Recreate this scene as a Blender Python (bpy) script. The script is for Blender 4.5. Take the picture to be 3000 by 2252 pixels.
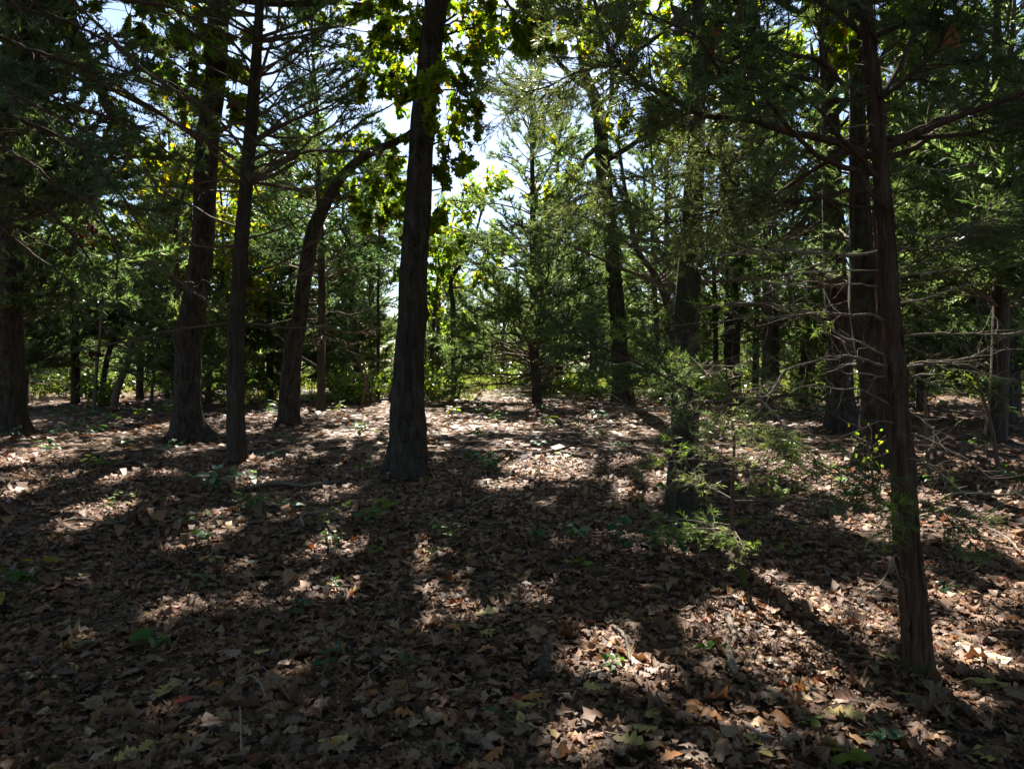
import bpy, math, random
import numpy as np
from mathutils import Vector

# ------------------------------------------------------------------ camera, world, sun, exposure
for o in list(bpy.data.objects):
    bpy.data.objects.remove(o)
SC = bpy.context.scene
COL = SC.collection
W0, H0, FPX = 3000.0, 2252.0, 2027.0
EYE = np.array([0.0, 0.0, 1.5])
PITCH = math.radians(-1.86)
cam_data = bpy.data.cameras.new('camera')
cam_data.sensor_fit = 'HORIZONTAL'
cam_data.sensor_width = 36.0
cam_data.lens = 36.0 * FPX / W0
cam_data.clip_start = 0.05
cam_data.clip_end = 2000
cam = bpy.data.objects.new('camera', cam_data)
COL.objects.link(cam)
cam.location = EYE
cam.rotation_euler = (math.radians(90) + PITCH, 0, 0)
SC.camera = cam

SUN_EL, SUN_AZ = math.radians(48), math.radians(-3.0)
SUN = np.array([math.sin(SUN_AZ) * math.cos(SUN_EL), math.cos(SUN_AZ) * math.cos(SUN_EL), math.sin(SUN_EL)])
world = bpy.data.worlds.new('World')
SC.world = world
world.use_nodes = True
wn = world.node_tree
bg = wn.nodes['Background']
sky = wn.nodes.new('ShaderNodeTexSky')
sky.sky_type = 'NISHITA'
sky.sun_disc = False
sky.sun_elevation = SUN_EL
sky.sun_rotation = SUN_AZ
sky.air_density = 1.0
sky.dust_density = 1.0
sky.ozone_density = 4.0
wn.links.new(sky.outputs[0], bg.inputs[0])
bg.inputs[1].default_value = 0.05
sd = bpy.data.lights.new('sun', 'SUN')
sd.energy = 5.0
sd.angle = math.radians(0.5)
sd.color = (1.0, 0.93, 0.82)
sun = bpy.data.objects.new('sun', sd)
COL.objects.link(sun)
sun.location = (0, 20, 40)
sun.rotation_euler = Vector(SUN).to_track_quat('Z', 'Y').to_euler()
SC.view_settings.view_transform = 'Standard'
SC.view_settings.look = 'None'
SC.view_settings.gamma = 1.0
SC.view_settings.use_curve_mapping = False
SC.view_settings.exposure = 2.15
SC.cycles.max_bounces = 5
SC.cycles.diffuse_bounces = 3
SC.cycles.glossy_bounces = 2
SC.cycles.transmission_bounces = 4
SC.cycles.transparent_max_bounces = 4
SC.cycles.caustics_reflective = False
SC.cycles.caustics_refractive = False
SC.cycles.sample_clamp_indirect = 6.0
SC.cycles.use_denoising = True
SC.render.film_transparent = False

# ------------------------------------------------------------------ small maths
RNG = np.random.default_rng(7)
random.seed(7)
def nrm(v):
    v = np.asarray(v, float)
    return v / np.maximum(np.linalg.norm(v, axis=-1, keepdims=True), 1e-9)
cP, sP = math.cos(PITCH), math.sin(PITCH)
FWD = np.array([0, cP, sP]); UP = np.array([0, -sP, cP]); RIGHT = np.array([1.0, 0, 0])
def ray(px, py):
    return FWD + (px - W0 / 2) / FPX * RIGHT + (H0 / 2 - py) / FPX * UP
def P(px, py, Y):
    d = ray(px, py)
    return EYE + d * (Y / d[1])
def project(p):
    q = p - EYE
    dep = q @ FWD
    return W0 / 2 + FPX * (q @ RIGHT) / dep, H0 / 2 - FPX * (q @ UP) / dep, dep
_lat = RNG.random((256, 256))
def vnoise(x, y):
    x = np.asarray(x, float); y = np.asarray(y, float)
    xi = np.floor(x).astype(int); yi = np.floor(y).astype(int)
    fx = x - xi; fy = y - yi
    fx = fx * fx * (3 - 2 * fx); fy = fy * fy * (3 - 2 * fy)
    g = lambda a, b: _lat[a % 256, b % 256]
    return (g(xi, yi) * (1 - fx) + g(xi + 1, yi) * fx) * (1 - fy) + (g(xi, yi + 1) * (1 - fx) + g(xi + 1, yi + 1) * fx) * fy
def ground_h(x, y):
    x = np.asarray(x, float); y = np.asarray(y, float)
    h = 0.16 * (vnoise(x / 3.1 + 40, y / 3.1 + 9) - 0.5) + 0.06 * (vnoise(x / 0.8 + 3, y / 0.8 + 77) - 0.5)
    far = np.clip((y - 30) / 30, 0, 1)
    return h + far * 0.25
def on_ground(px, py):
    d = ray(px, py)
    t = 4.0
    for _ in range(60):
        p = EYE + d * t
        err = p[2] - ground_h(p[0], p[1])
        t = min(t + 0.6 * err / max(-d[2], 0.02), 80)
    return EYE + d * t

# ------------------------------------------------------------------ where the sun comes through the canopy
GAPS = []
for cx, cy, rx, ry in [(1540,1255,90,24),(1620,1372,150,42),(1480,1312,110,24),(1500,1425,80,20),(1930,1410,70,38),(2300,1345,170,40),
    (2480,1410,150,50),(2600,1540,260,40),(2900,1590,150,45),(960,1600,85,60),(620,1590,80,30),(560,1315,80,22),(650,1272,60,20),
    (190,1620,60,20),(230,1700,80,25),(1280,1665,65,40),(1335,1805,85,45),(1240,1840,60,40),(1300,2050,90,60),(2270,1870,90,65),
    (2400,1950,120,45),(2760,1850,80,50),(2900,1950,90,60),(2260,2160,240,80),(2560,2180,190,60),(1780,1855,90,25),(840,1345,110,30),(1100,1262,90,18),(420,1250,110,14),
    (1860,1590,60,22),(2050,1620,60,20),(2800,1760,90,30),(560,1760,60,24),(700,1640,50,20),(2450,2050,180,50),(2750,2150,150,60),(2650,1700,90,26),(2130,1990,80,40)]:
    c = on_ground(cx, cy)
    e = on_ground(cx, cy - ry); f = on_ground(cx, cy + ry)
    GAPS.append((c[0], (e[1] + f[1]) / 2, rx / FPX * c[1], abs(e[1] - f[1]) / 2))
for px, py, Yd, r in [(1700,300,3.5,.35),(1560,300,3.5,.3),(1640,520,3.4,.3),(2000,600,3.4,.3),(2150,380,3.4,.25),(2350,920,3.2,.3),(2480,1080,3.2,.3),(2150,1150,3.2,.35),(2120,1400,4.5,.6),(2060,1250,4.5,.4),(2250,1500,4.4,.4),(2820,980,3.3,.35),(2850,1330,3.1,.3),(2550,130,3.3,.2),(2800,450,3.3,.25),(2560,700,3.3,.2),(1150,150,9.9,.5),(1390,100,9.9,.6),(1330,330,9.9,.4)]:
    q = P(px, py, Yd); t = q[2] / SUN[2]
    GAPS.append((q[0] - SUN[0] * t, q[1] - SUN[1] * t, r, r * 0.9))
GAPS = np.array(GAPS)
def sun_hit(p):
    p = np.atleast_2d(p)
    t = p[:, 2] / SUN[2]
    return p[:, 0] - SUN[0] * t, p[:, 1] - SUN[1] * t
def sun_gap(p):
    """how open the canopy is along the sun's ray through p (0..1)"""
    gx, gy = sun_hit(p)
    am = np.clip(0.07 * gy, 0.12, 0.7)
    wx = gx + am * (vnoise(gx * 2.6 + 11, gy * 2.6) - 0.5); wy = gy + am * (vnoise(gx * 2.6, gy * 2.6 + 31) - 0.5)
    L = np.zeros(len(gx))
    for a, b, rx, ry in GAPS:
        d = ((wx - a) / rx) ** 2 + ((wy - b) / ry) ** 2
        L = np.maximum(L, np.clip((1.3 - d) * 1.8, 0, 1))
    return L
def carve(p, amount=1.0):
    return RNG.random(len(p)) > amount * sun_gap(p)

# ------------------------------------------------------------------ mesh accumulator
class Acc:
    def __init__(self): self.V, self.F, self.M, self.C, self.n = [], [], [], [], 0
    def add(self, V, F, col=(1, 1, 1), mat=0):
        V = np.asarray(V, float).reshape(-1, 3)
        if len(V) == 0: return
        F = np.asarray(F, int)
        self.V.append(V); self.F.append(F + self.n); self.M.append(np.full(len(F), mat, int))
        c = np.asarray(col, float)
        self.C.append(np.broadcast_to(c, (len(V), 3)) if c.ndim == 1 else c)
        self.n += len(V)
    def mesh(self, name, mats, origin=(0, 0, 0), smooth=True):
        me = bpy.data.meshes.new(name)
        V = np.concatenate(self.V) - np.asarray(origin, float)
        me.vertices.add(len(V)); me.vertices.foreach_set('co', V.astype(np.float32).ravel())
        loops = np.concatenate([f.ravel() for f in self.F])
        sizes = np.concatenate([np.full(len(f), f.shape[1]) for f in self.F])
        starts = np.concatenate([[0], np.cumsum(sizes)[:-1]])
        me.loops.add(len(loops)); me.loops.foreach_set('vertex_index', loops.astype(np.int32))
        me.polygons.add(len(sizes)); me.polygons.foreach_set('loop_start', starts.astype(np.int32))
        me.polygons.foreach_set('material_index', np.concatenate(self.M).astype(np.int32))
        me.polygons.foreach_set('use_smooth', np.full(len(sizes), smooth))
        me.update(calc_edges=True)
        a = me.attributes.new('col', 'FLOAT_COLOR', 'POINT')
        C = np.concatenate(self.C)
        a.data.foreach_set('color', np.concatenate([C, np.ones((len(C), 1))], 1).astype(np.float32).ravel())
        for m in mats: me.materials.append(m)
        return me
    def build(self, name, mats, parent=None, origin=(0, 0, 0), kind=None, smooth=True):
        if self.n == 0: return None
        if not isinstance(mats, (list, tuple)): mats = [mats]
        o = bpy.data.objects.new(name, self.mesh(name, mats, origin, smooth))
        COL.objects.link(o)
        if parent is not None: o.parent = parent
        else: o.location = origin
        if kind: o['kind'] = kind
        return o
def thing(name, label, cat, loc, group=None):
    o = bpy.data.objects.new(name, None)
    COL.objects.link(o)
    o.empty_display_size = 0.2
    o.location = tuple(loc)
    o['label'] = label; o['category'] = cat
    if group: o['group'] = group
    return o
def copy_thing(root, loc, rz, scale, label=None, group=None):
    r = root.copy(); COL.objects.link(r)
    r.location = loc; r.rotation_euler = (0, 0, rz); r.scale = scale if hasattr(scale, '__len__') else (scale,) * 3
    if label: r['label'] = label
    if group: r['group'] = group
    for ch in root.children:
        c = ch.copy(); COL.objects.link(c); c.parent = r
    return r

# ------------------------------------------------------------------ batches of tubes, twigs, leaves
def tubes(Pts, Rad, segs=4):
    Pts = np.asarray(Pts, float); Rad = np.asarray(Rad, float)
    if Pts.ndim == 2: Pts = Pts[None]; Rad = Rad[None]
    B, n, _ = Pts.shape
    T = nrm(np.gradient(Pts, axis=1))
    mean = nrm(T.mean(axis=1))
    ref = np.where(np.abs(mean[:, 2:3]) > 0.8, np.array([[1.0, 0, 0]]), np.array([[0, 0, 1.0]]))
    U = nrm(np.cross(T, ref[:, None, :])); Vv = np.cross(T, U)
    a = np.arange(segs) * 2 * np.pi / segs
    R = U[:, :, None] * np.cos(a)[None, None, :, None] + Vv[:, :, None] * np.sin(a)[None, None, :, None]
    V = Pts[:, :, None] + R * Rad[:, :, None, None]
    i = np.arange(n - 1)[:, None] * segs; j = np.arange(segs)[None]
    q = np.stack([i + j, i + (j + 1) % segs, i + segs + (j + 1) % segs, i + segs + j], -1).reshape(-1, 4)
    F = (np.arange(B)[:, None, None] * n * segs + q[None]).reshape(-1, 4)
    return V.reshape(-1, 3), F
def curves(start, d, L, n, bend=(0, 0, 0), wob=0.1):
    start = np.atleast_2d(start); d = nrm(np.atleast_2d(d)); B = len(start)
    L = np.broadcast_to(np.asarray(L, float), (B,))
    bend = np.broadcast_to(np.asarray(bend, float), (B, 3))
    N = np.cumsum(RNG.normal(size=(B, n - 1, 3)) * wob, axis=1)
    D = nrm(d[:, None] + bend[:, None] * np.linspace(0, 1, n - 1)[None, :, None] + N)
    pts = np.concatenate([np.zeros((B, 1, 3)), np.cumsum(D * (L / (n - 1))[:, None, None], axis=1)], 1)
    return start[:, None] + pts
def along(Pts, bi, s):
    n = Pts.shape[1]
    f = np.clip(s, 0, 0.999) * (n - 1); k = f.astype(int); f = (f - k)[:, None]
    a = Pts[bi, k]; b = Pts[bi, k + 1]
    return a * (1 - f) + b * f, nrm(b - a)
def rand_dir(n):
    return nrm(RNG.normal(size=(n, 3)))
def perp(d, ref=None):
    r = rand_dir(len(d)) if ref is None else ref
    return nrm(np.cross(d, r))
def blades(p, d, l, w):
    """thin kites: base, side, tip, side"""
    sdir = perp(d)
    l = l[:, None]; w = w[:, None]
    V = np.stack([p + sdir * w, p + d * l, p - sdir * w], 1)
    F = np.arange(len(p) * 3).reshape(-1, 3)
    return V.reshape(-1, 3), F
def ribbons(Pts, r):
    """very thin twigs: two long triangles each"""
    n = Pts.shape[1]; a, b, c = Pts[:, 0], Pts[:, n // 2], Pts[:, -1]
    sdir = perp(nrm(c - a)); r = np.broadcast_to(np.asarray(r, float), (len(a),))[:, None]
    V = np.stack([a + sdir * r, a - sdir * r, b, b + sdir * r * 0.8, b - sdir * r * 0.8, c], 1)
    return V.reshape(-1, 3), np.arange(len(a) * 6).reshape(-1, 3)
def colvar(n, base, rep, var=0.25, hue=0.1):
    base = np.asarray(base, float)
    b = base * (1 + var * RNG.normal(size=(n, 1))) * (1 + hue * RNG.normal(size=(n, 3)))
    return np.repeat(np.clip(b, 0.004, 0.9), rep, axis=0)
LEAF = {
    'oak':  (np.array([0, .12, .24, .35, .50, .62, .76, .87, 1.0]), np.array([.02, .16, .10, .30, .15, .36, .16, .22, .02]), np.array([0, .05, 0, .09, 0, .10, 0, .05, 0])),
    'oak5': (np.array([0, .22, .38, .60, .76, 1.0]), np.array([.03, .27, .12, .38, .16, .02]), np.array([0, .06, 0, .1, 0, 0])),
    'ovate': (np.array([0, .15, .38, .62, .84, 1.0]), np.array([.02, .22, .34, .30, .16, .01]), np.array([0, 0, 0, 0, 0, 0])),
    'blunt': (np.array([0, .14, .30, .45, .60, .78, .92, 1.0]), np.array([.03, .20, .27, .20, .33, .27, .17, .03]), np.array([0, .03, .05, 0, .06, .02, .03, 0])),
    'oakf': (np.array([0, .22, .38, .60, .76, 1.0]), np.array([.03, .27, .13, .38, .17, .03]), np.array([0, .06, 0, .1, 0, 0])),
    'bluntf': (np.array([0, .25, .45, .65, 1.0]), np.array([.05, .28, .20, .34, .05]), np.array([0, .04, 0, .06, 0])),
    'oakm': (np.array([0, .32, .58, 1.0]), np.array([.07, .36, .17, .2]), np.array([0, .06, 0, 0])),
    'kite': (np.array([0.1, 0.9]), np.array([.30, .24]), np.array([0, 0.04])),
}
FLAT = ('oakf', 'oakm', 'bluntf', 'kite')
def leaves(c, d, nn, size, kind='oak', wsc=1.0, bend=0.0, fold=0.0, roll=0.0):
    y, w, sw = LEAF[kind]; R = len(y); N = len(c)
    g = lambda v: np.broadcast_to(np.asarray(v, float), (N,))[:, None, None]
    flat = kind in FLAT; K = 2 if flat else 3
    k = np.array([-1, 1.0]) if flat else np.array([-1, 0, 1.0])
    X = (w[:, None] * k[None])[None] * g(wsc)
    Yl = (y[:, None] + sw[:, None] * np.abs(k)[None])[None] - 0.5
    Z = g(fold) * np.abs(X) + g(roll) * X * X * 6 + g(bend) * (Yl ** 2 - 0.08)
    Z = Z + g(0.06) * RNG.normal(size=(N, R, K)) * (np.abs(g(bend)) + 0.2)
    d = nrm(d); nn = nrm(nn - d * (nn * d).sum(-1, keepdims=True)); sd_ = np.cross(d, nn)
    V = c[:, None, None] + g(size)[..., None] * (X[..., None] * sd_[:, None, None] + Yl[..., None] * d[:, None, None] + Z[..., None] * nn[:, None, None])
    i = np.arange(R - 1)[:, None] * K; j = np.arange(K - 1)[None]
    q = np.stack([i + j, i + j + 1, i + K + j + 1, i + K + j], -1).reshape(-1, 4)
    F = (np.arange(N)[:, None, None] * R * K + q[None]).reshape(-1, 4)
    return V.reshape(-1, 3), F, R * K

# ------------------------------------------------------------------ materials
def new_mat(name):
    m = bpy.data.materials.new(name); m.use_nodes = True
    nt = m.node_tree; b = nt.nodes['Principled BSDF']
    return m, nt, b
def node(nt, t, **kw):
    n = nt.nodes.new(t)
    for k, v in kw.items(): setattr(n, k, v)
    return n
def noise(nt, scale, detail=4, rough=0.6, vec=None, mapscale=None):
    t = node(nt, 'ShaderNodeTexNoise'); t.inputs['Scale'].default_value = scale
    t.inputs['Detail'].default_value = detail; t.inputs['Roughness'].default_value = rough
    if mapscale is not None:
        mp = node(nt, 'ShaderNodeMapping'); mp.inputs['Scale'].default_value = mapscale
        nt.links.new(vec, mp.inputs['Vector']); nt.links.new(mp.outputs[0], t.inputs['Vector'])
    elif vec is not None: nt.links.new(vec, t.inputs['Vector'])
    return t
def ramp(nt, fac, stops):
    r = node(nt, 'ShaderNodeValToRGB')
    el = r.color_ramp.elements
    el[0].position, el[0].color = stops[0][0], (*stops[0][1], 1)
    el[1].position, el[1].color = stops[-1][0], (*stops[-1][1], 1)
    for p, c in stops[1:-1]:
        e = el.new(p); e.color = (*c, 1)
    nt.links.new(fac, r.inputs[0])
    return r
def mixc(nt, fac, a, b, mode='MIX'):
    m = node(nt, 'ShaderNodeMix', data_type='RGBA', blend_type=mode)
    for sock, v in ((m.inputs[0], fac), (m.inputs[6], a), (m.inputs[7], b)):
        if hasattr(v, 'links'): nt.links.new(v, sock)
        elif isinstance(v, (int, float)): sock.default_value = v
        else: sock.default_value = (*v, 1)
    return m.outputs[2]
def bark_mat(name, dark, light, ridge=(16, 16, 3.2), bump=0.025, fibre=False, lichen=0.25):
    m, nt, b = new_mat(name)
    tc = node(nt, 'ShaderNodeTexCoord'); vec = tc.outputs['Object']
    n1 = noise(nt, 1.0, 5, 0.65, vec, ridge)
    n2 = noise(nt, 5.0, 4, 0.6, vec)
    if fibre:
        wv = noise(nt, 1.0, 6, 0.75, vec, (ridge[0] * 2.5, ridge[1] * 2.5, 1.4))
        hgt = wv.outputs[0]
    else:
        vo = node(nt, 'ShaderNodeTexVoronoi', feature='DISTANCE_TO_EDGE')
        mp = node(nt, 'ShaderNodeMapping'); mp.inputs['Scale'].default_value = (ridge[0] * 1.6, ridge[1] * 1.6, ridge[2] * 1.9)
        dis = node(nt, 'ShaderNodeVectorMath', operation='ADD')
        sc = node(nt, 'ShaderNodeVectorMath', operation='SCALE'); sc.inputs['Scale'].default_value = 0.06
        nt.links.new(n2.outputs[1], sc.inputs[0]); nt.links.new(vec, dis.inputs[0]); nt.links.new(sc.outputs[0], dis.inputs[1])
        nt.links.new(dis.outputs[0], mp.inputs['Vector']); nt.links.new(mp.outputs[0], vo.inputs['Vector'])
        mm = node(nt, 'ShaderNodeMath', operation='MULTIPLY_ADD'); mm.inputs[1].default_value = 1.2
        nt.links.new(vo.outputs['Distance'], mm.inputs[0]); nt.links.new(n1.outputs[0], mm.inputs[2])
        hgt = mm.outputs[0]
    lo, hi = (0.3, 0.72) if fibre else (0.42, 0.98)
    mr = node(nt, 'ShaderNodeMapRange'); mr.inputs[1].default_value = lo; mr.inputs[2].default_value = hi
    nt.links.new(hgt, mr.inputs[0])
    base = mixc(nt, mr.outputs[0], dark, light)  # furrow shade deepened in the colour, as the bump alone shades weakly
    lr = ramp(nt, n2.outputs[0], [(0.52, (0, 0, 0)), (0.7, (lichen,) * 3)])
    base = mixc(nt, lr.outputs[0], base, (0.30, 0.32, 0.27))
    at = node(nt, 'ShaderNodeAttribute', attribute_name='col')
    sep = node(nt, 'ShaderNodeSeparateColor'); nt.links.new(at.outputs['Color'], sep.inputs[0])
    n3 = noise(nt, 24, 3, 0.6, vec)
    mo = node(nt, 'ShaderNodeMath', operation='MULTIPLY'); nt.links.new(sep.outputs[0], mo.inputs[0]); nt.links.new(n3.outputs[0], mo.inputs[1])
    mo2 = ramp(nt, mo.outputs[0], [(0.2, (0, 0, 0)), (0.42, (1, 1, 1))])
    base = mixc(nt, mo2.outputs[0], base, (0.055, 0.075, 0.012))
    nt.links.new(base, b.inputs['Base Color'])
    b.inputs['Roughness'].default_value = 0.9
    b.inputs['Specular IOR Level'].default_value = 0.2
    bp = node(nt, 'ShaderNodeBump'); bp.inputs['Strength'].default_value = 1.0; bp.inputs['Distance'].default_value = bump
    nt.links.new(hgt, bp.inputs['Height']); nt.links.new(bp.outputs[0], b.inputs['Normal'])
    return m
def leaf_mat(name, tint=(1, 1, 1), trans=0.45, tcol=(1.5, 1.35, 0.5), rough=0.55, spec=0.35, fixed=None, vein=0.0):
    m, nt, b = new_mat(name)
    if fixed is None:
        at = node(nt, 'ShaderNodeAttribute', attribute_name='col')
        c = mixc(nt, 1.0, at.outputs['Color'], tint, 'MULTIPLY')
    else:
        tc = node(nt, 'ShaderNodeTexCoord')
        n1 = noise(nt, 18, 4, 0.65, tc.outputs['Object'])
        oi = node(nt, 'ShaderNodeObjectInfo')
        ad = node(nt, 'ShaderNodeMath', operation='ADD'); nt.links.new(n1.outputs[0], ad.inputs[0])
        mu = node(nt, 'ShaderNodeMath', operation='MULTIPLY'); mu.inputs[1].default_value = 0.35
        nt.links.new(oi.outputs['Random'], mu.inputs[0]); nt.links.new(mu.outputs[0], ad.inputs[1])
        f = np.array(fixed)
        c = ramp(nt, ad.outputs[0], [(0.35, tuple(f * 0.55)), (0.65, tuple(f)), (0.9, tuple(np.clip(f * 1.35, 0, 0.8)))]).outputs[0]
    nt.links.new(c, b.inputs['Base Color'])
    b.inputs['Roughness'].default_value = rough; b.inputs['Specular IOR Level'].default_value = spec
    if trans > 0:
        tr = node(nt, 'ShaderNodeBsdfTranslucent')
        nt.links.new(mixc(nt, 1.0, c, tcol, 'MULTIPLY'), tr.inputs[0])
        mx = node(nt, 'ShaderNodeMixShader'); mx.inputs[0].default_value = trans
        nt.links.new(b.outputs[0], mx.inputs[1]); nt.links.new(tr.outputs[0], mx.inputs[2])
        nt.links.new(mx.outputs[0], nt.nodes['Material Output'].inputs[0])
    return m
M_OAK = bark_mat('oak_bark', (0.014, 0.010, 0.008), (0.22, 0.18, 0.148), bump=0.045)
M_OAK2 = bark_mat('oak_bark_pale', (0.045, 0.033, 0.026), (0.26, 0.22, 0.19))
M_CED = bark_mat('cedar_bark', (0.022, 0.014, 0.010), (0.19, 0.115, 0.08), ridge=(22, 22, 3), fibre=True, bump=0.018, lichen=0.15)
M_CEDG = bark_mat('grey_cedar_bark', (0.016, 0.012, 0.010), (0.12, 0.092, 0.073), ridge=(22, 22, 3), fibre=True, bump=0.018, lichen=0.15)
M_TWIG = bark_mat('twig_bark', (0.07, 0.045, 0.03), (0.20, 0.15, 0.11), ridge=(30, 30, 10), fibre=True, bump=0.004)
M_DEAD = bark_mat('dead_wood', (0.12, 0.092, 0.068), (0.36, 0.30, 0.235), ridge=(30, 30, 6), fibre=True, bump=0.004)
M_DEAD2 = bark_mat('weathered_wood', (0.06, 0.045, 0.035), (0.30, 0.25, 0.20), ridge=(24, 24, 6), fibre=True, bump=0.008)
M_NEEDLE = leaf_mat('cedar_needles', tint=(1.75, 1.75, 1.85), trans=0.5, tcol=(1.65, 1.75, 0.85), rough=0.4, spec=0.5)
M_LEAF = leaf_mat('oak_leaves', trans=0.65, tcol=(2.1, 2.2, 0.55))
M_LITTER = leaf_mat('fallen_leaves', trans=0.2, tcol=(1.3, 0.9, 0.5), rough=0.6, spec=0.3)
M_HERB = leaf_mat('herb_leaves', trans=0.4, tcol=(1.4, 1.4, 0.5), rough=0.35, spec=0.5)
M_GRASS = leaf_mat('grass_blades', trans=0.45, tcol=(1.3, 1.3, 0.6))

# ------------------------------------------------------------------ ground
def ground_material():
    m, nt, b = new_mat('forest_floor_soil')
    tc = node(nt, 'ShaderNodeTexCoord'); vec = tc.outputs['Object']
    n1 = noise(nt, 26, 6, 0.75, vec)
    vo = node(nt, 'ShaderNodeTexVoronoi'); vo.inputs['Scale'].default_value = 11
    nt.links.new(vec, vo.inputs['Vector'])
    sep = node(nt, 'ShaderNodeSeparateColor'); nt.links.new(vo.outputs['Color'], sep.inputs[0])
    c1 = ramp(nt, sep.outputs[0], [(0.0, (0.06, 0.038, 0.026)), (0.4, (0.14, 0.09, 0.065)), (0.75, (0.24, 0.165, 0.12)), (1, (0.34, 0.25, 0.19))]).outputs[0]
    c2 = ramp(nt, n1.outputs[0], [(0.35, (0.35, 0.33, 0.3)), (0.7, (1, 1, 1))]).outputs[0]
    lit = mixc(nt, 1.0, c1, c2, 'MULTIPLY')
    n2 = noise(nt, 3.0, 6, 0.7, vec)
    gr = ramp(nt, n2.outputs[0], [(0.3, (0.05, 0.065, 0.02)), (0.6, (0.11, 0.13, 0.04)), (0.8, (0.18, 0.17, 0.07))]).outputs[0]
    sp = node(nt, 'ShaderNodeSeparateXYZ'); nt.links.new(vec, sp.inputs[0])
    n3 = noise(nt, 0.25, 3, 0.6, vec)
    ml = node(nt, 'ShaderNodeMath', operation='MULTIPLY_ADD'); ml.inputs[1].default_value = 10.0
    nt.links.new(n3.outputs[0], ml.inputs[0]); nt.links.new(sp.outputs[1], ml.inputs[2])
    mr = node(nt, 'ShaderNodeMapRange'); mr.inputs[1].default_value = 33; mr.inputs[2].default_value = 40
    nt.links.new(ml.outputs[0], mr.inputs[0])
    nt.links.new(mixc(nt, mr.outputs[0], lit, gr), b.inputs['Base Color'])
    b.inputs['Roughness'].default_value = 0.95; b.inputs['Specular IOR Level'].default_value = 0.15
    bp = node(nt, 'ShaderNodeBump'); bp.inputs['Distance'].default_value = 0.03
    nt.links.new(n1.outputs[0], bp.inputs['Height']); nt.links.new(bp.outputs[0], b.inputs['Normal'])
    return m
def axis(lo, hi, step, far, g=1.18):
    a = list(np.arange(lo, hi + 1e-6, step))
    s = step
    while a[-1] < far: s *= g; a.append(a[-1] + s)
    s = step
    while a[0] > -far: s *= g; a.insert(0, a[0] - s)
    return np.array(a)
xs = axis(-8, 8, 0.2, 500); ys = axis(0, 16, 0.2, 500)
gx, gy = np.meshgrid(xs, ys)
A = Acc()
nx, ny = len(xs), len(ys)
ii = np.arange(ny - 1)[:, None] * nx; jj = np.arange(nx - 1)[None]
A.add(np.stack([gx, gy, ground_h(gx, gy)], -1).reshape(-1, 3), np.stack([ii + jj, ii + jj + 1, ii + nx + jj + 1, ii + nx + jj], -1).reshape(-1, 4))
FLOOR = A.build('forest_floor', ground_material(), kind='structure')

# ------------------------------------------------------------------ trunks
def resample(pts, rad, step):
    pts = np.asarray(pts, float); rad = np.asarray(rad, float)
    s = np.concatenate([[0], np.cumsum(np.linalg.norm(np.diff(pts, axis=0), axis=1))])
    n = max(int(s[-1] / step), 4)
    t = np.linspace(0, s[-1], n)
    tan = np.gradient(pts, s, axis=0)
    k = np.clip(np.searchsorted(s, t, side='right') - 1, 0, len(s) - 2)
    h = (s[k + 1] - s[k])[:, None]; u = ((t - s[k]) / h[:, 0])[:, None]
    out = (2*u**3-3*u**2+1)*pts[k] + (u**3-2*u**2+u)*h*tan[k] + (-2*u**3+3*u**2)*pts[k+1] + (u**3-u**2)*h*tan[k+1]
    return out, np.interp(t, s, rad)
def trunk_path(trace, Y=None, H=14.0, lean=0.0, topr=0.03, step=0.12, base_add=0.0):
    if Y is None: Y = on_ground(trace[0][0], trace[0][1])[1]
    pts, rad = [], []
    for px, py, w in trace:
        p = P(px, py, Y); p = P(px, py, Y + lean * max(p[2], 0)); pts.append(p); rad.append(w / 2 / FPX * p[1])
    base = pts[0].copy(); base[2] = float(ground_h(base[0], base[1]))
    if Y is not None: pts[0][2] = min(pts[0][2], base[2]) if pts[0][2] < base[2] + 0.3 else pts[0][2]
    if pts[0][2] > base[2] + 0.05: pts.insert(0, base.copy()); rad.insert(0, rad[0] * 1.05)
    pts.insert(0, pts[0] - np.array([0, 0, 0.25])); rad.insert(0, rad[0] * 1.02)
    d = nrm(pts[-1] - pts[-2]); z0 = pts[-1][2]; r0 = rad[-1]
    if H > z0 + 0.5:
        n = 6
        for k in range(1, n + 1):
            d = nrm(d * 0.8 + np.array([0, 0, 0.25]) + RNG.normal(size=3) * 0.06)
            pts.append(pts[-1] + d * (H - z0) / n); rad.append(r0 + (topr - r0) * k / n)
    pp, rr = resample(pts, rad, step if base[1] < 15 else step * 2)
    return pp, rr, base
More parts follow.
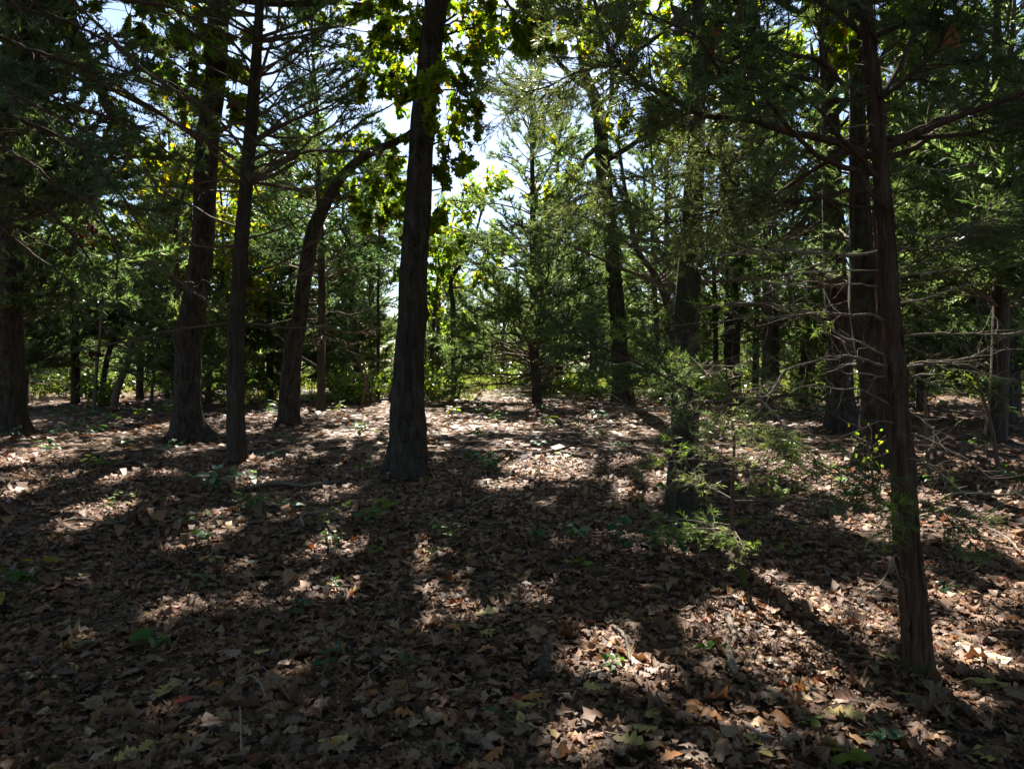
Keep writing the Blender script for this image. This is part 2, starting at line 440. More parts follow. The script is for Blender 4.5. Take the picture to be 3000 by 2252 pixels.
def trunk_mesh(pp, rr, base, segs=24, rough=0.05, flare=0.35, flare_h=0.28, bumps=(), moss=(), ridges=0.03, seed=0):
    rg = np.random.default_rng(seed)
    T = nrm(np.gradient(pp, axis=0))
    U = nrm(np.cross(T, np.array([0, 1.0, 0]))); Vv = np.cross(T, U)
    a = np.arange(segs) * 2 * np.pi / segs
    s = np.concatenate([[0], np.cumsum(np.linalg.norm(np.diff(pp, axis=0), axis=1))])
    f = np.ones((len(pp), segs))
    for k in range(10):
        m = rg.integers(1, 6); f += rough * 0.45 * np.sin(m * a[None] + rg.uniform(-2.5, 2.5) * s[:, None] + rg.uniform(0, 6.28))
    f += ridges * rg.normal(size=(1, segs)) + ridges * 0.5 * rg.normal(size=(len(pp), segs))
    z = pp[:, 2] - base[2]
    fl = np.exp(-np.maximum(z, 0) / flare_h)[:, None] * flare
    f += fl * (0.6 + 0.7 * np.sin(rg.integers(3, 5) * a[None] + rg.uniform(0, 6)) + 0.4 * np.sin(2 * a[None] + rg.uniform(0, 6)))
    R = U[:, None] * np.cos(a)[None, :, None] + Vv[:, None] * np.sin(a)[None, :, None]
    V = pp[:, None] + R * (rr[:, None] * np.maximum(f, 0.5))[..., None]
    for c, sig, amp in bumps:
        dd = ((V - np.asarray(c)) ** 2).sum(-1)
        V = V + R * (amp * np.exp(-dd / (2 * sig * sig)) * (1 + 0.35 * rg.normal(size=dd.shape)))[..., None]
    mo = np.zeros(V.shape[:2])
    for c, sig, amp in moss:
        mo = np.maximum(mo, amp * np.exp(-((V - np.asarray(c)) ** 2).sum(-1) / (2 * sig * sig)))
    n = len(pp)
    i = np.arange(n - 1)[:, None] * segs; j = np.arange(segs)[None]
    q = np.stack([i + j, i + (j + 1) % segs, i + segs + (j + 1) % segs, i + segs + j], -1).reshape(-1, 4)
    A = Acc(); A.add(V.reshape(-1, 3), q, np.repeat(mo.reshape(-1, 1), 3, 1))
    return A
def at_z(pp, z):
    return np.stack([np.interp(z, pp[:, 2], pp[:, k]) for k in range(3)], -1)

# ------------------------------------------------------------------ oak crowns
OAK_G = (0.12, 0.17, 0.022)
def oak_cols(n, rep, gold=0.12):
    c = colvar(n, OAK_G, 1, 0.25, 0.12)
    k = RNG.random(n)
    y = k < gold; c[y] = colvar(int(y.sum()), (0.27, 0.24, 0.02), 1, 0.25, 0.1)
    r = k > 1 - gold * 0.12; c[r] = colvar(int(r.sum()), (0.24, 0.10, 0.02), 1, 0.3, 0.12)
    return np.repeat(c, rep, axis=0)
def in_view(p, margin=150):
    x, y, dep = project(p)
    return (dep > 0.3) & (x > -margin) & (x < W0 + margin) & (y > -margin) & (y < H0 + margin)
def oak_crown(root, org, pp, rr, z0, R, n_limb, n_leaf, size=0.13, gold=0.12, H=None, droop=0.0, low_twigs=(), bark=None, single=0, spread=1.0, amount=1.0):
    H = H or pp[-1, 2]
    tips, tipd = [], []
    for k in range(n_limb):
        f = (k + RNG.random()) / n_limb
        z = z0 + (H - z0) * (0.05 + 0.85 * f)
        st = at_z(pp, z); r0 = np.interp(z, pp[:, 2], rr)
        az = k * 2.4 + RNG.uniform(-0.4, 0.4); el = math.radians(RNG.uniform(5, 35) + 35 * f)
        L = R * (0.65 + 0.5 * math.sin(math.pi * min(0.15 + 0.8 * f, 1))) * RNG.uniform(0.75, 1.1)
        d = np.array([math.cos(az) * math.cos(el) * spread, math.sin(az) * math.cos(el) * spread, math.sin(el)])
        A = Acc()
        limb = curves(st, d, L, 10, (0, 0, 0.25 - droop), 0.14)
        lr = np.linspace(max(r0 * 0.5, 0.018), 0.012, 10)
        A.add(*tubes(limb, lr[None], 6), (0, 0, 0))
        ns = int(3 + L * 2.2)
        s = RNG.uniform(0.2, 1.0, ns); p, t = along(limb, np.zeros(ns, int), s)
        sdv = nrm(t * 0.6 + perp(t) * 0.9 + np.array([0, 0, 0.15 - droop]))
        sl = L * (0.45 * (1 - s) + 0.18) * RNG.uniform(0.7, 1.2, ns)
        sec = curves(p, sdv, sl, 6, (0, 0, 0.1 - droop), 0.18)
        A.add(*tubes(sec, np.linspace(0.014, 0.005, 6)[None] * np.ones((ns, 1)) * (0.5 + sl[:, None] / 2), 4), (0, 0, 0))
        nt_ = int(ns * 6); bi = RNG.integers(0, ns, nt_); s = RNG.uniform(0.15, 1.0, nt_)
        p, t = along(sec, bi, s)
        tl = RNG.uniform(0.2, 0.55, nt_)
        td = nrm(t * 0.7 + perp(t) * 0.8 + np.array([0, 0, -0.1 - droop]))
        tw = curves(p, td, tl, 4, (0, 0, -0.15), 0.15)
        vis = in_view(tw[:, 0])
        if vis.any(): A.add(*ribbons(tw[vis], 0.005), (0, 0, 0))
        A.build('limb', bark or M_OAK, root, org)
        tips.append(tw)
    nh = sum(len(t) for t in tips); lowbi = []
    for tw in low_twigs:                       # leafy low branches, each joined to the trunk
        cen = tw[:, 0].mean(0); st = at_z(pp, cen[2] - 0.25 - 0.15 * np.linalg.norm((cen - at_z(pp, cen[2]))[:2]))
        A = Acc()
        q, qr = resample([st, st * 0.5 + cen * 0.5 + [0, 0, 0.08], cen], [0.022, 0.014, 0.008], 0.1)
        A.add(*tubes(q + RNG.normal(size=q.shape) * 0.012, qr, 6), (0, 0, 0))
        sp = np.stack([np.broadcast_to(cen, (len(tw), 3)), cen * 0.45 + tw[:, 0] * 0.55 + RNG.normal(size=(len(tw), 3)) * 0.06, tw[:, 0]], 1)
        A.add(*tubes(sp, np.array([0.006, 0.005, 0.003])[None] * np.ones((len(tw), 1)), 3), (0, 0, 0))
        A.add(*ribbons(tw, 0.003), (0, 0, 0))
        A.build('branch', bark or M_OAK, root, org)
        lowbi.append(np.repeat(np.arange(len(tw)) + nh, 11)); nh += len(tw); tips.append(tw)
    tw = np.concatenate(tips); B = len(tw)
    bi = np.concatenate([RNG.integers(0, B, n_leaf)] + lowbi); n_low = sum(len(b) for b in lowbi); n_leaf = len(bi); s = RNG.beta(2, 1.2, n_leaf)
    p, t = along(tw, bi, s)
    ld = nrm(t * 0.6 + rand_dir(n_leaf) * 0.8 + np.array([0, 0, -0.35]))
    c = p + ld * size * 0.5
    keep = carve(c, amount)
    if n_low: keep[-n_low:] = True
    c, ld = c[keep], ld[keep]
    nn = nrm(rand_dir(len(c)) * 0.8 + np.array([0, 0, 0.8]))
    vis = in_view(c)
    A = Acc()
    if single and vis.any():      # the largest leaves in view are objects of their own
        dist = np.linalg.norm(c - EYE, axis=1) + np.where(vis, 0, 1e3)
        order = np.argsort(dist)[:single]
        one_by_one_leaves(root, org, c[order], ld[order], nn[order], size)
        m = np.ones(len(c), bool); m[order] = False
        c, ld, nn, vis = c[m], ld[m], nn[m], vis[m]
    near = np.linalg.norm(c - EYE, axis=1) < 11
    for mask, kind in ((vis & near, 'oakf'), (vis & ~near, 'oakm'), (~vis, 'kite')):
        n = int(mask.sum())
        if n == 0: continue
        sz = size * RNG.uniform(0.7, 1.25, n) * (1.5 if kind == 'kite' else 1.0)
        V, F, rep = leaves(c[mask], ld[mask], nn[mask], sz, kind, 1.0, RNG.normal(0, 0.5, n), RNG.normal(0.1, 0.3, n))
        A.add(V, F, oak_cols(n, rep, gold))
    A.build('crown', M_LEAF, root, org, kind='stuff', smooth=False)
_leafvar = {}
def leaf_variants(kind, n, bend, fold, roll, key, mat, wsc=1.0):
    out = []
    for k in range(n):
        V, F, rep = leaves(np.zeros((1, 3)), np.array([[0, 1.0, 0]]), np.array([[0, 0, 1.0]]), 1.0, kind, wsc * RNG.uniform(0.85, 1.1), RNG.normal(*bend), RNG.normal(*fold), RNG.normal(*roll))
        A = Acc(); A.add(V, F, (1, 1, 1)); out.append(A.mesh(key, [mat], smooth=True))
    return out
def place_leaf(mesh, parent, org, c, d, n, size, name='leaf'):
    from mathutils import Matrix
    d = nrm(d); n = nrm(n - d * np.dot(n, d)); x = np.cross(d, n)
    M = Matrix(((x[0], d[0], n[0], 0), (x[1], d[1], n[1], 0), (x[2], d[2], n[2], 0), (0, 0, 0, 1)))
    o = bpy.data.objects.new(name, mesh); COL.objects.link(o)
    o.parent = parent
    o.matrix_local = Matrix.Translation(Vector(c - np.asarray(org))) @ M @ Matrix.Scale(size, 4)
    return o
M_OL = [leaf_mat('green_oak_leaf', fixed=(0.14, 0.19, 0.022), trans=0.65, tcol=(2.1, 2.2, 0.55)), leaf_mat('lime_oak_leaf', fixed=(0.17, 0.215, 0.025), trans=0.65, tcol=(2.1, 2.2, 0.55)), leaf_mat('russet_oak_leaf', fixed=(0.22, 0.09, 0.02), trans=0.4)]
OLV = [leaf_variants('oak', 4, (0, 0.6), (0.1, 0.3), (0, 0.2), 'oak_leaf', m) for m in M_OL]
def one_by_one_leaves(root, org, c, d, n, size):
    for k in range(len(c)):
        q = RNG.random()
        me = OLV[0 if q < 0.6 else (1 if q < 0.97 else 2)][k % 4]
        place_leaf(me, root, org, c[k], d[k], n[k], size * RNG.uniform(0.75, 1.3))

# ------------------------------------------------------------------ cedar crowns
CED_G = (0.055, 0.080, 0.034)
def sprays(A, Pts, live_s0, per_m, l, w, col, mat, spread=0.7, up=0.1, amount=0.9, sizes=None):
    """short needle-strings along curves"""
    B = len(Pts)
    if B == 0: return
    Ls = np.linalg.norm(np.diff(Pts, axis=1), axis=2).sum(1)
    cnt = np.maximum((Ls * per_m).astype(int), 2)
    bi = np.repeat(np.arange(B), cnt); n = len(bi)
    s = live_s0 + (1 - live_s0) * RNG.random(n)
    p, t = along(Pts, bi, s)
    keep = carve(p, amount); p, t, bi = p[keep], t[keep], bi[keep]; n = len(p)
    d = nrm(t * 0.75 + rand_dir(n) * spread + np.array([0, 0, up]))
    tone = (1 + 0.3 * RNG.normal(size=B))[bi]
    V, F = blades(p, d, l * RNG.uniform(0.6, 1.3, n), w * RNG.uniform(0.7, 1.3, n))
    c = np.clip(np.asarray(col) * tone[:, None] * (1 + 0.2 * RNG.normal(size=(n, 1))) * (1 + 0.08 * RNG.normal(size=(n, 3))), 0.006, 0.5)
    A.add(V, F, np.repeat(c, 3, axis=0), mat)
def cedar_branches(pp, rr, z0, H, R, nb, prof=0.75, el=(8, 30), az=None, zs=None):
    if zs is None: zs = z0 + (H - z0) * RNG.random(nb) ** 1.3
    nb = len(zs)
    f = np.clip((zs - z0) / max(H - z0, 0.1), 0, 1)
    st = at_z(pp, zs)
    a = RNG.uniform(0, 2 * np.pi, nb) if az is None else az
    e = np.radians(RNG.uniform(*el, nb) + 30 * f ** 1.5)
    L = R * (1 - f) ** prof * RNG.uniform(0.55, 1.1, nb) + 0.25
    d = np.stack([np.cos(a) * np.cos(e), np.sin(a) * np.cos(e), np.sin(e)], -1)
    Pb = curves(st, d, L, 8, (0, 0, 0.12), 0.13)
    r0 = np.clip(0.006 + 0.009 * L, 0.006, 0.04)
    Rb = r0[:, None] * np.linspace(1, 0.25, 8)[None]
    return Pb, Rb, L, f
def cedar_subs(Pb, L, per_m=6.0, s0=0.2, ln=(0.12, 0.38), rise=0.05):
    B = len(Pb)
    cnt = np.maximum((L * per_m).astype(int), 2)
    bi = np.repeat(np.arange(B), cnt); n = len(bi)
    s = s0 + (1 - s0) * RNG.random(n) ** 0.85
    p, t = along(Pb, bi, s)
    side = nrm(np.cross(t, np.array([0, 0, 1.0]))) * RNG.choice([-1, 1], n)[:, None]
    d = nrm(t * 0.75 + side * RNG.uniform(0.4, 1.0, (n, 1)) + np.array([0, 0, 1.0]) * (rise + 0.3 * RNG.normal(size=(n, 1))))
    sl = (ln[0] + ln[1] * L[bi] * (1.05 - s)) * RNG.uniform(0.6, 1.3, n)
    return curves(p, d, sl, 5, (0, 0, 0.02), 0.16), sl
def cedar_crown(root, org, pp, rr, z0, H, R, nb, per_m=6, strand=(0.11, 0.011), dens=55, dead=(0, 0, 0), col=CED_G, live_s0=0.25, el=(8, 30), amount=0.85, prof=0.75, name='crown', split_dead=True):
    A = Acc(); dens = dens * 1.9; strand = (strand[0], strand[1] * 1.25)
    Pb, Rb, L, f = cedar_branches(pp, rr, z0, H, R, nb, prof, el)
    if amount > 0.5:
        k = carve(Pb[:, 5], 0.85); Pb, Rb, L = Pb[k], Rb[k], L[k]
    A.add(*tubes(Pb, Rb, 4), (0, 0, 0), 0)
    Ps, sl = cedar_subs(Pb, L, per_m, live_s0)
    if amount > 0.5: Ps = Ps[carve(Ps[:, 2], 0.95)]
    A.add(*ribbons(Ps, 0.006), (0, 0, 0), 0)
    sprays(A, Ps, 0.1, dens, strand[0], strand[1], col, 1, amount=amount)
    sprays(A, Pb, 0.6, dens * 0.6, strand[0], strand[1], col, 1, amount=amount)
    A.build(name, [M_TWIG, M_NEEDLE], root, org, kind='stuff', smooth=False)
    zd0, zd1, nd = dead
    if nd:
        zs = RNG.uniform(zd0, zd1, nd)
        Pb, Rb, L, f = cedar_branches(pp, rr, z0, H, R * 0.8, nd, prof, (-12, 18), zs=zs)
        for k in range(nd):
            D = Acc()
            D.add(*tubes(Pb[k], Rb[k] * 0.8, 5), (0, 0, 0))
            Ps, sl = cedar_subs(Pb[k:k + 1], L[k:k + 1], 7, 0.2, (0.08, 0.35), 0.0)
            D.add(*tubes(Ps, np.linspace(0.005, 0.0015, 5)[None] * np.ones((len(Ps), 1)), 3), (0, 0, 0))
            P3, s3 = cedar_subs(Ps, sl, 9, 0.2, (0.04, 0.3), 0.0)
            D.add(*ribbons(P3, 0.003), (0, 0, 0))
            D.build('dead_branch', M_TWIG if k % 4 else M_DEAD2, root, org, smooth=False)

# ------------------------------------------------------------------ the oaks
def oak(trace, label, Y=None, H=14, lean=0, segs=24, bumps=(), moss=(), crown=None, mat=None, seed=1, flare=0.35, flare_h=0.28, cat='tree'):
    pp, rr, base = trunk_path(trace, Y, H, lean)
    root = thing('oak_tree', label, cat, base)
    Yb = base[1]
    bm = [(P(a, b, Yb) + np.array(off), s, k) for a, b, off, s, k in bumps]
    mo = [(P(a, b, Yb), s, k) for a, b, s, k in moss]
    trunk_mesh(pp, rr, base, segs, 0.05, flare, flare_h, bm, mo, seed=seed).build('trunk', mat or M_OAK, root, base)
    if crown: oak_crown(root, base, pp, rr, **crown)
    return root, pp, rr, base
def hang_twigs(specs, Y):
    """short leafy twigs traced in the photograph: (x, y, dx, dy, n)"""
    out = []
    for x, y, rx, ry, n in specs:
        a = np.stack([P(x + RNG.uniform(-rx, rx), y + RNG.uniform(-ry, ry), Y + RNG.uniform(-0.7, 0.7)) for _ in range(n)])
        d = nrm(rand_dir(n) + np.array([0, 0, -0.5]))
        out.append(curves(a, d, RNG.uniform(0.2, 0.45, n), 4, (0, 0, -0.2), 0.15))
    return out

T1 = oak([(20,1275,105),(22,1150,84),(25,1000,76),(30,750,72),(60,500,78),(95,226,84),(110,50,80)], 'massive dark oak trunk with a long drooping limb, beside the thin dead-leaved sapling', H=15, seed=11,
    crown=dict(z0=8.0, R=5.5, n_limb=13, n_leaf=28000, size=0.16, gold=0.25))
T2 = oak([(553,1290,100),(550,1180,79),(553,1030,70),(556,960,68),(568,870,66),(589,750,66),(603,540,60),(611,400,61),(631,250,56),(637,100,58),(640,0,52)],
    'leaning oak with a knotty bulge low on its trunk and a spreading root foot', H=17, seed=5, flare=0.5,
    bumps=[(528,985,(0,-0.15,0),0.10,0.09),(590,1270,(0.15,-0.1,-0.1),0.14,0.22),(588,395,(-0.1,0,0),0.1,0.05)],
    crown=dict(z0=7.8, R=5.5, n_limb=13, n_leaf=36000, size=0.16, gold=0.16, low_twigs=hang_twigs([(560,200,90,130,40),(690,230,40,150,20)], 13.0)))
T4 = oak([(845,1243,62),(852,1130,58),(860,1020,50),(878,930,46),(890,840,43),(905,750,42),(918,678,40),(955,597,35),(1000,520,30),(1040,480,27),(1090,445,24),(1150,420,21),(1210,385,18),(1240,300,16)],
    'crooked oak that bends sharply towards the tall straight oak', H=17, seed=8, flare=0.25,
    crown=dict(z0=9.5, R=5.2, n_limb=13, n_leaf=30000, size=0.17, gold=0.12, low_twigs=hang_twigs([(1050,470,140,90,30),(1120,560,60,100,25)], 16.6)))
tw5 = hang_twigs([(1140,110,75,110,34),(1370,80,75,100,34),(1350,250,60,110,24),(1315,400,40,110,16),(1160,230,45,70,14),(1490,80,120,80,34),(1300,560,22,100,7)], 10.0) + hang_twigs([(1270,240,50,35,9)], 8.8)
T5 = oak([(1192,1388,124),(1197,1290,106),(1193,1200,98),(1195,1130,88),(1200,1020,79),(1208,930,77),(1210,840,76),(1214,750,72),(1226,600,72),(1235,450,65),(1243,330,66),(1255,230,66),(1264,110,62),(1282,0,58)],
    'tall straight oak trunk with a round burl, standing alone beside the sunlit clearing', H=15, seed=3, segs=40, flare=0.34,
    bumps=[(1250,915,(0,-0.05,0),0.055,0.085),(1150,1150,(0,-0.05,0),0.04,0.05),(1200,985,(0,-0.18,0),0.09,0.03),(1252,380,(0.1,0,0),0.05,0.03)],
    crown=dict(z0=6.3, R=5.8, n_limb=14, n_leaf=42000, size=0.13, gold=0.14, low_twigs=tw5, single=300))
T10 = oak([(1823,1186,62),(1818,1066,50),(1809,931,46),(1800,831,44),(1785,650,42),(1764,475,40),(1748,300,36),(1714,217,26),(1700,100,22)], 'thick leaning oak behind the low dark cedar spray, forking high up', H=16, seed=21,
    crown=dict(z0=7.5, R=5.5, n_limb=13, n_leaf=20000, size=0.18, gold=0.3))
T12 = oak([(1992,1560,96),(1994,1490,84),(2003,1300,78),(2008,1150,75),(2012,950,75),(2025,750,64),(2034,560,54),(2040,450,48),(2045,200,38),(2048,0,34)], 'slim mossy oak trunk rising just behind the young cedar', H=12, seed=14, segs=30, flare=0.15,
    moss=[(2020,690,0.35,1.0),(2020,900,0.3,0.7),(2000,1500,0.2,0.8)],
    bumps=[(2045,735,(0,-0.05,0),0.06,0.04)],
    crown=dict(z0=4.8, R=4.0, n_limb=11, n_leaf=30000, size=0.13, gold=0.14))
T15 = oak([(2565,1372,104),(2565,1300,92),(2564,1150,76),(2545,1000,80),(2530,880,80),(2524,750,64),(2518,550,52),(2512,300,44),(2505,0,38)], 'rough grey oak with a mossy burl, directly behind the shaggy red cedar', H=15, seed=17, segs=32,
    bumps=[(2540,870,(0,-0.15,0),0.13,0.09)], moss=[(2540,860,0.22,1.1)],
    crown=dict(z0=5.5, R=5.2, n_limb=13, n_leaf=34000, size=0.15, gold=0.12))
T16 = oak([(2466,1262,90),(2462,1150,70),(2460,1000,62),(2447,795,60),(2440,600,56),(2430,300,48)], 'broad dark oak trunk standing next to the rough grey one', H=14, seed=19,
    crown=dict(z0=6.0, R=5.2, n_limb=12, n_leaf=26000, size=0.17, gold=0.1))
T17 = oak([(2360,1180,46),(2371,1021,42),(2389,840,38),(2391,750,36),(2400,550,32),(2402,350,28)], 'straight oak trunk that tilts away from the broad dark oak', Y=25, H=13, seed=23,
    crown=dict(z0=7.5, R=3.6, n_limb=9, n_leaf=8000, size=0.21, gold=0.1))
T19 = oak([(2147,1150,48),(2145,1050,45),(2143,900,42),(2140,750,40),(2131,633,36),(2120,450,30)], 'dim oak trunk seen between two slender cedar poles', Y=26, H=13, seed=29,
    crown=dict(z0=8, R=3.6, n_limb=9, n_leaf=8000, size=0.21, gold=0.1))

T34 = oak([(572,1175,36),(575,1000,36),(590,750,32),(606,500,30),(625,250,26)], 'tall oak added behind the leaning one to shade the litter, almost hidden by it', Y=25, H=21, seed=93,  # added so its high crown shades the middle litter
    crown=dict(z0=13, R=6.2, n_limb=13, n_leaf=26000, size=0.18, gold=0.2))
T35 = oak([(1196,1168,30),(1200,1000,32),(1216,750,28),(1236,450,24),(1250,250,20)], 'tall oak added behind the straight burled oak for shade, only its high leaves showing', Y=27, H=21, seed=94,  # another added oak, its crown keeps sun off the mid-ground
    crown=dict(z0=13, R=6.2, n_limb=14, n_leaf=30000, size=0.18, gold=0.14))
# long drooping limb of the massive oak
def limb_from(root, base, trace, Y, dY=0.0, mat=None, twigs=0, tl=(0.1, 0.3), segs=6, name='limb', s0=0.2, dirz=0.0):
    n = len(trace)
    pts = [P(x, y, Y + dY * k / (n - 1)) for k, (x, y, w) in enumerate(trace)]
    rad = [w / 2 / FPX * p[1] * (0.8 if mat in (M_DEAD, M_DEAD2) else 1.0) for p, (x, y, w) in zip(pts, trace)]
    pp, rr = resample(pts, rad, max(0.03, Y * 0.008))
    rr = rr * (1 + 0.18 * RNG.normal(size=rr.shape)).clip(0.6, 1.5)
    u = np.linspace(0, 1, len(pp)); Lt = np.linalg.norm(np.diff(pp, axis=0), axis=1).sum()
    for fr in (3, 6, 11, 19): pp = pp + np.sin(u[:, None] * fr * 3.1 + RNG.uniform(0, 6.28, 3)[None]) * RNG.normal(size=3)[None] * Lt * 0.028 / fr * np.minimum(u * 6, 1)[:, None]
    pp = pp + RNG.normal(size=pp.shape) * rr[:, None] * 0.2
    A = Acc(); A.add(*tubes(pp, rr, segs), (0, 0, 0))
    ln = np.linalg.norm(np.diff(pp, axis=0), axis=1).sum()
    tw = None
    if twigs:
        s = RNG.uniform(s0, 1, twigs); p, t = along(pp[None], np.zeros(twigs, int), s)
        d = nrm(t * 0.7 + perp(t) * 0.9 + np.array([0, 0, dirz]))
        tw = curves(p, d, RNG.uniform(*tl, twigs), 6, (0, 0, 0.05), 0.2)
        rt = np.interp(s, np.linspace(0, 1, len(rr)), rr)
        A.add(*tubes(tw, np.clip(rt * 0.4, 0.0012, 0.006)[:, None] * np.linspace(1, 0.4, 6)[None], 4), (0, 0, 0))
    o = A.build(name, mat or M_OAK, root, base)
    return o, pp, rr, tw
r1, pp1, rr1, b1 = T1
_, q, _, tw = limb_from(r1, b1, [(110,-120,50),(170,-40,44),(205,40,42),(235,130,40),(262,210,38),(300,290,34),(345,360,32),(385,405,28),(410,440,16)], 13.6, -1.0, twigs=45, tl=(0.3, 0.8), dirz=-0.3)
A = Acc()
n = 900; p, t = along(tw, RNG.integers(0, len(tw), n), RNG.random(n))
V, F, rep = leaves(p, nrm(rand_dir(n) + np.array([0, 0, -0.6])), rand_dir(n), 0.16, 'oak5', 1, RNG.normal(0, .5, n), RNG.normal(0, .3, n)); A.add(V, F, oak_cols(n, rep, 0.3)); A.build('foliage', M_LEAF, r1, b1, kind='stuff', smooth=False)
limb_from(r1, b1, [(32,665,24),(60,640,19),(90,615,16),(180,565,14),(271,529,10),(362,506,8),(420,493,8),(466,484,7),(472,452,6),(461,393,4)], 14.0, -1.2, twigs=14, tl=(0.15, 0.6))
limb_from(r1, b1, [(108,75,24),(60,50,20),(0,54,18),(-80,60,14),(-160,40,10)], 14.0, -1.0, twigs=6)

# ------------------------------------------------------------------ the cedars in the middle distance
def cedar(trace, label, Y=None, H=12, segs=16, crown=None, seed=2, name='cedar_tree', flare=0.15, group=None, lean=0, mat=None):
    pp, rr, base = trunk_path(trace, Y, H, lean, topr=0.015)
    root = thing(name, label, 'tree', base, group)
    trunk_mesh(pp, rr, base, segs, 0.06, flare, 0.2, ridges=0.05, seed=seed).build('trunk', mat or M_CEDG, root, base)
    if crown: cedar_crown(root, base, pp, rr, **crown)
    return root, pp, rr, base
T3 = cedar([(692,1352,58),(690,1180,47),(693,960,43),(704,750,40),(722,540,38),(737,340,36),(750,180,29),(760,0,23)], 'straight cedar trunk with bare side branches, rising from a clump of glossy seedlings', H=11, segs=26, seed=31,
    crown=dict(z0=4.2, H=11, R=2.8, nb=85, per_m=6, strand=(0.085, 0.006), dens=52, dead=(1.6, 5.2, 20), amount=0.9))
T6 = cedar([(940,1203,24),(941,1050,22),(942,900,21),(942,750,20),(936,600,18),(930,450,16),(926,300,13)], 'slender dark cedar with tiered flat branches behind the crooked oak', H=13.5, seed=33,
    crown=dict(z0=4.0, H=13.5, R=3.3, nb=110, per_m=6, strand=(0.12, 0.012), dens=46, prof=0.45, dead=(1.2, 5, 14), amount=0.5, col=(0.035, 0.06, 0.03)))
T9 = cedar([(1574,1178,32),(1563,1021,25),(1562,900,22),(1561,750,18),(1560,588,16),(1558,400,11),(1556,217,6)], 'full conical cedar with a dark straight stem at the back of the sunlit clearing', H=13.2, seed=35,
    crown=dict(z0=1.0, H=13.2, R=4.4, nb=190, per_m=5.5, strand=(0.14, 0.012), dens=40, dead=(0.5, 4, 26), amount=0.15, live_s0=0.4, el=(0, 38), col=(0.06, 0.085, 0.038)))
T11 = cedar([(1931,1160,20),(1925,1000,16),(1922,931,15),(1915,800,13),(1910,650,11)], 'thin cedar pole between the leaning oak and the mossy oak', Y=27, H=11, seed=37,
    crown=dict(z0=3, H=11, R=2.4, nb=70, per_m=5, strand=(0.16, 0.016), dens=40, dead=(0.8, 3, 8), amount=0.3))
T11b = cedar([(1962,1165,24),(1954,886,22),(1915,800,20),(1877,750,18),(1840,600,14)], 'bent thin cedar leaning towards the thick forked oak', Y=23, H=10, seed=38,
    crown=dict(z0=4, H=10, R=2.2, nb=60, per_m=5, strand=(0.15, 0.015), dens=40, dead=(0.8, 4, 8), amount=0.3))
T18 = cedar([(2244,1162,28),(2246,1000,26),(2246,850,25),(2246,750,24),(2250,550,20)], 'dark upright cedar pole crossed by pale dead branches', Y=21, H=12, seed=39,
    crown=dict(z0=4.5, H=12, R=2.6, nb=75, per_m=5, strand=(0.14, 0.014), dens=40, dead=(0.8, 5, 14), amount=0.6))
T20 = cedar([(2098,1150,15),(2097,1000,14),(2092,820,12),(2085,650,10)], 'thinnest cedar pole next to the dim oak trunk', Y=25, H=9, seed=40,
    crown=dict(z0=4, H=9, R=1.9, nb=50, per_m=5, strand=(0.15, 0.015), dens=40, dead=(0.8, 4, 8), amount=0.3))
T21 = cedar([(2963,1226,48),(2962,1050,44),(2958,773,36),(2950,500,30)], 'sturdy cedar at the far end of the shaded slope, half hidden by pale twigs', H=12, seed=41, segs=20,
    crown=dict(z0=3.5, H=12, R=3.2, nb=90, per_m=6, strand=(0.12, 0.012), dens=46, dead=(0.8, 4, 16), amount=0.6))
T22 = cedar([(2696,1204,26),(2694,1050,24),(2690,900,22),(2684,700,19)], 'slim cedar showing just behind the shaggy red cedar on its outer side', H=11, seed=42,
    crown=dict(z0=3, H=11, R=2.8, nb=85, per_m=6, strand=(0.13, 0.013), dens=42, dead=(0.6, 3, 12), amount=0.6))
T25 = cedar([(221,1180,24),(220,1050,22),(216,900,20),(212,750,17)], 'cedar with grey-green skirts behind the thin dead-leaved sapling', H=10, seed=43,
    crown=dict(z0=2.2, H=10, R=3.2, nb=110, per_m=6, strand=(0.13, 0.013), dens=46, dead=(0.6, 3, 14), amount=0.4))
T28 = cedar([(72,1182,24),(76,1000,22),(78,850,20),(80,600,16)], 'shaded cedar close behind the massive dark oak', H=11, seed=44,
    crown=dict(z0=2.4, H=11, R=3.2, nb=100, per_m=6, strand=(0.13, 0.013), dens=46, dead=(0.6, 3, 14), amount=0.4))
T29 = cedar([(410,1172,20),(414,1050,19),(420,900,17),(428,700,14)], 'cedar with feathery sunlit boughs behind the leaning oak', H=9, seed=45,
    crown=dict(z0=1.4, H=9, R=3.1, nb=110, per_m=6, strand=(0.14, 0.014), dens=46, dead=(0.5, 2, 10), amount=0.2, col=(0.06, 0.09, 0.035)))
T31 = cedar([(790,1172,20),(790,1050,19),(786,900,17),(782,700,14)], 'bushy cedar filling the space between straight cedar and crooked oak', Y=27, H=9, seed=46,
    crown=dict(z0=1.2, H=9, R=2.9, nb=110, per_m=6, strand=(0.15, 0.015), dens=44, dead=(0.5, 2, 10), amount=0.2, col=(0.06, 0.09, 0.035)))
T7 = cedar([(1108,1172,10),(1108,1000,9),(1108,850,8),(1110,600,7)], 'spindly bare pole cedar beside the crooked oak, thin as a rod', Y=27, H=9.5, seed=47,
    crown=dict(z0=6, H=9.5, R=1.2, nb=30, per_m=5, strand=(0.15, 0.014), dens=40, dead=(2, 6, 6), amount=0.1))
T8 = oak([(1334,1163,20),(1332,1103,17),(1328,1003,16),(1326,886,15),(1322,820,12),(1362,760,8)], 'slender crooked young oak in front of the bright meadow', Y=28, H=8.5, seed=49, flare=0.3,
    crown=dict(z0=4.2, R=1.9, n_limb=7, n_leaf=1800, size=0.22, gold=0.15, amount=0.2))
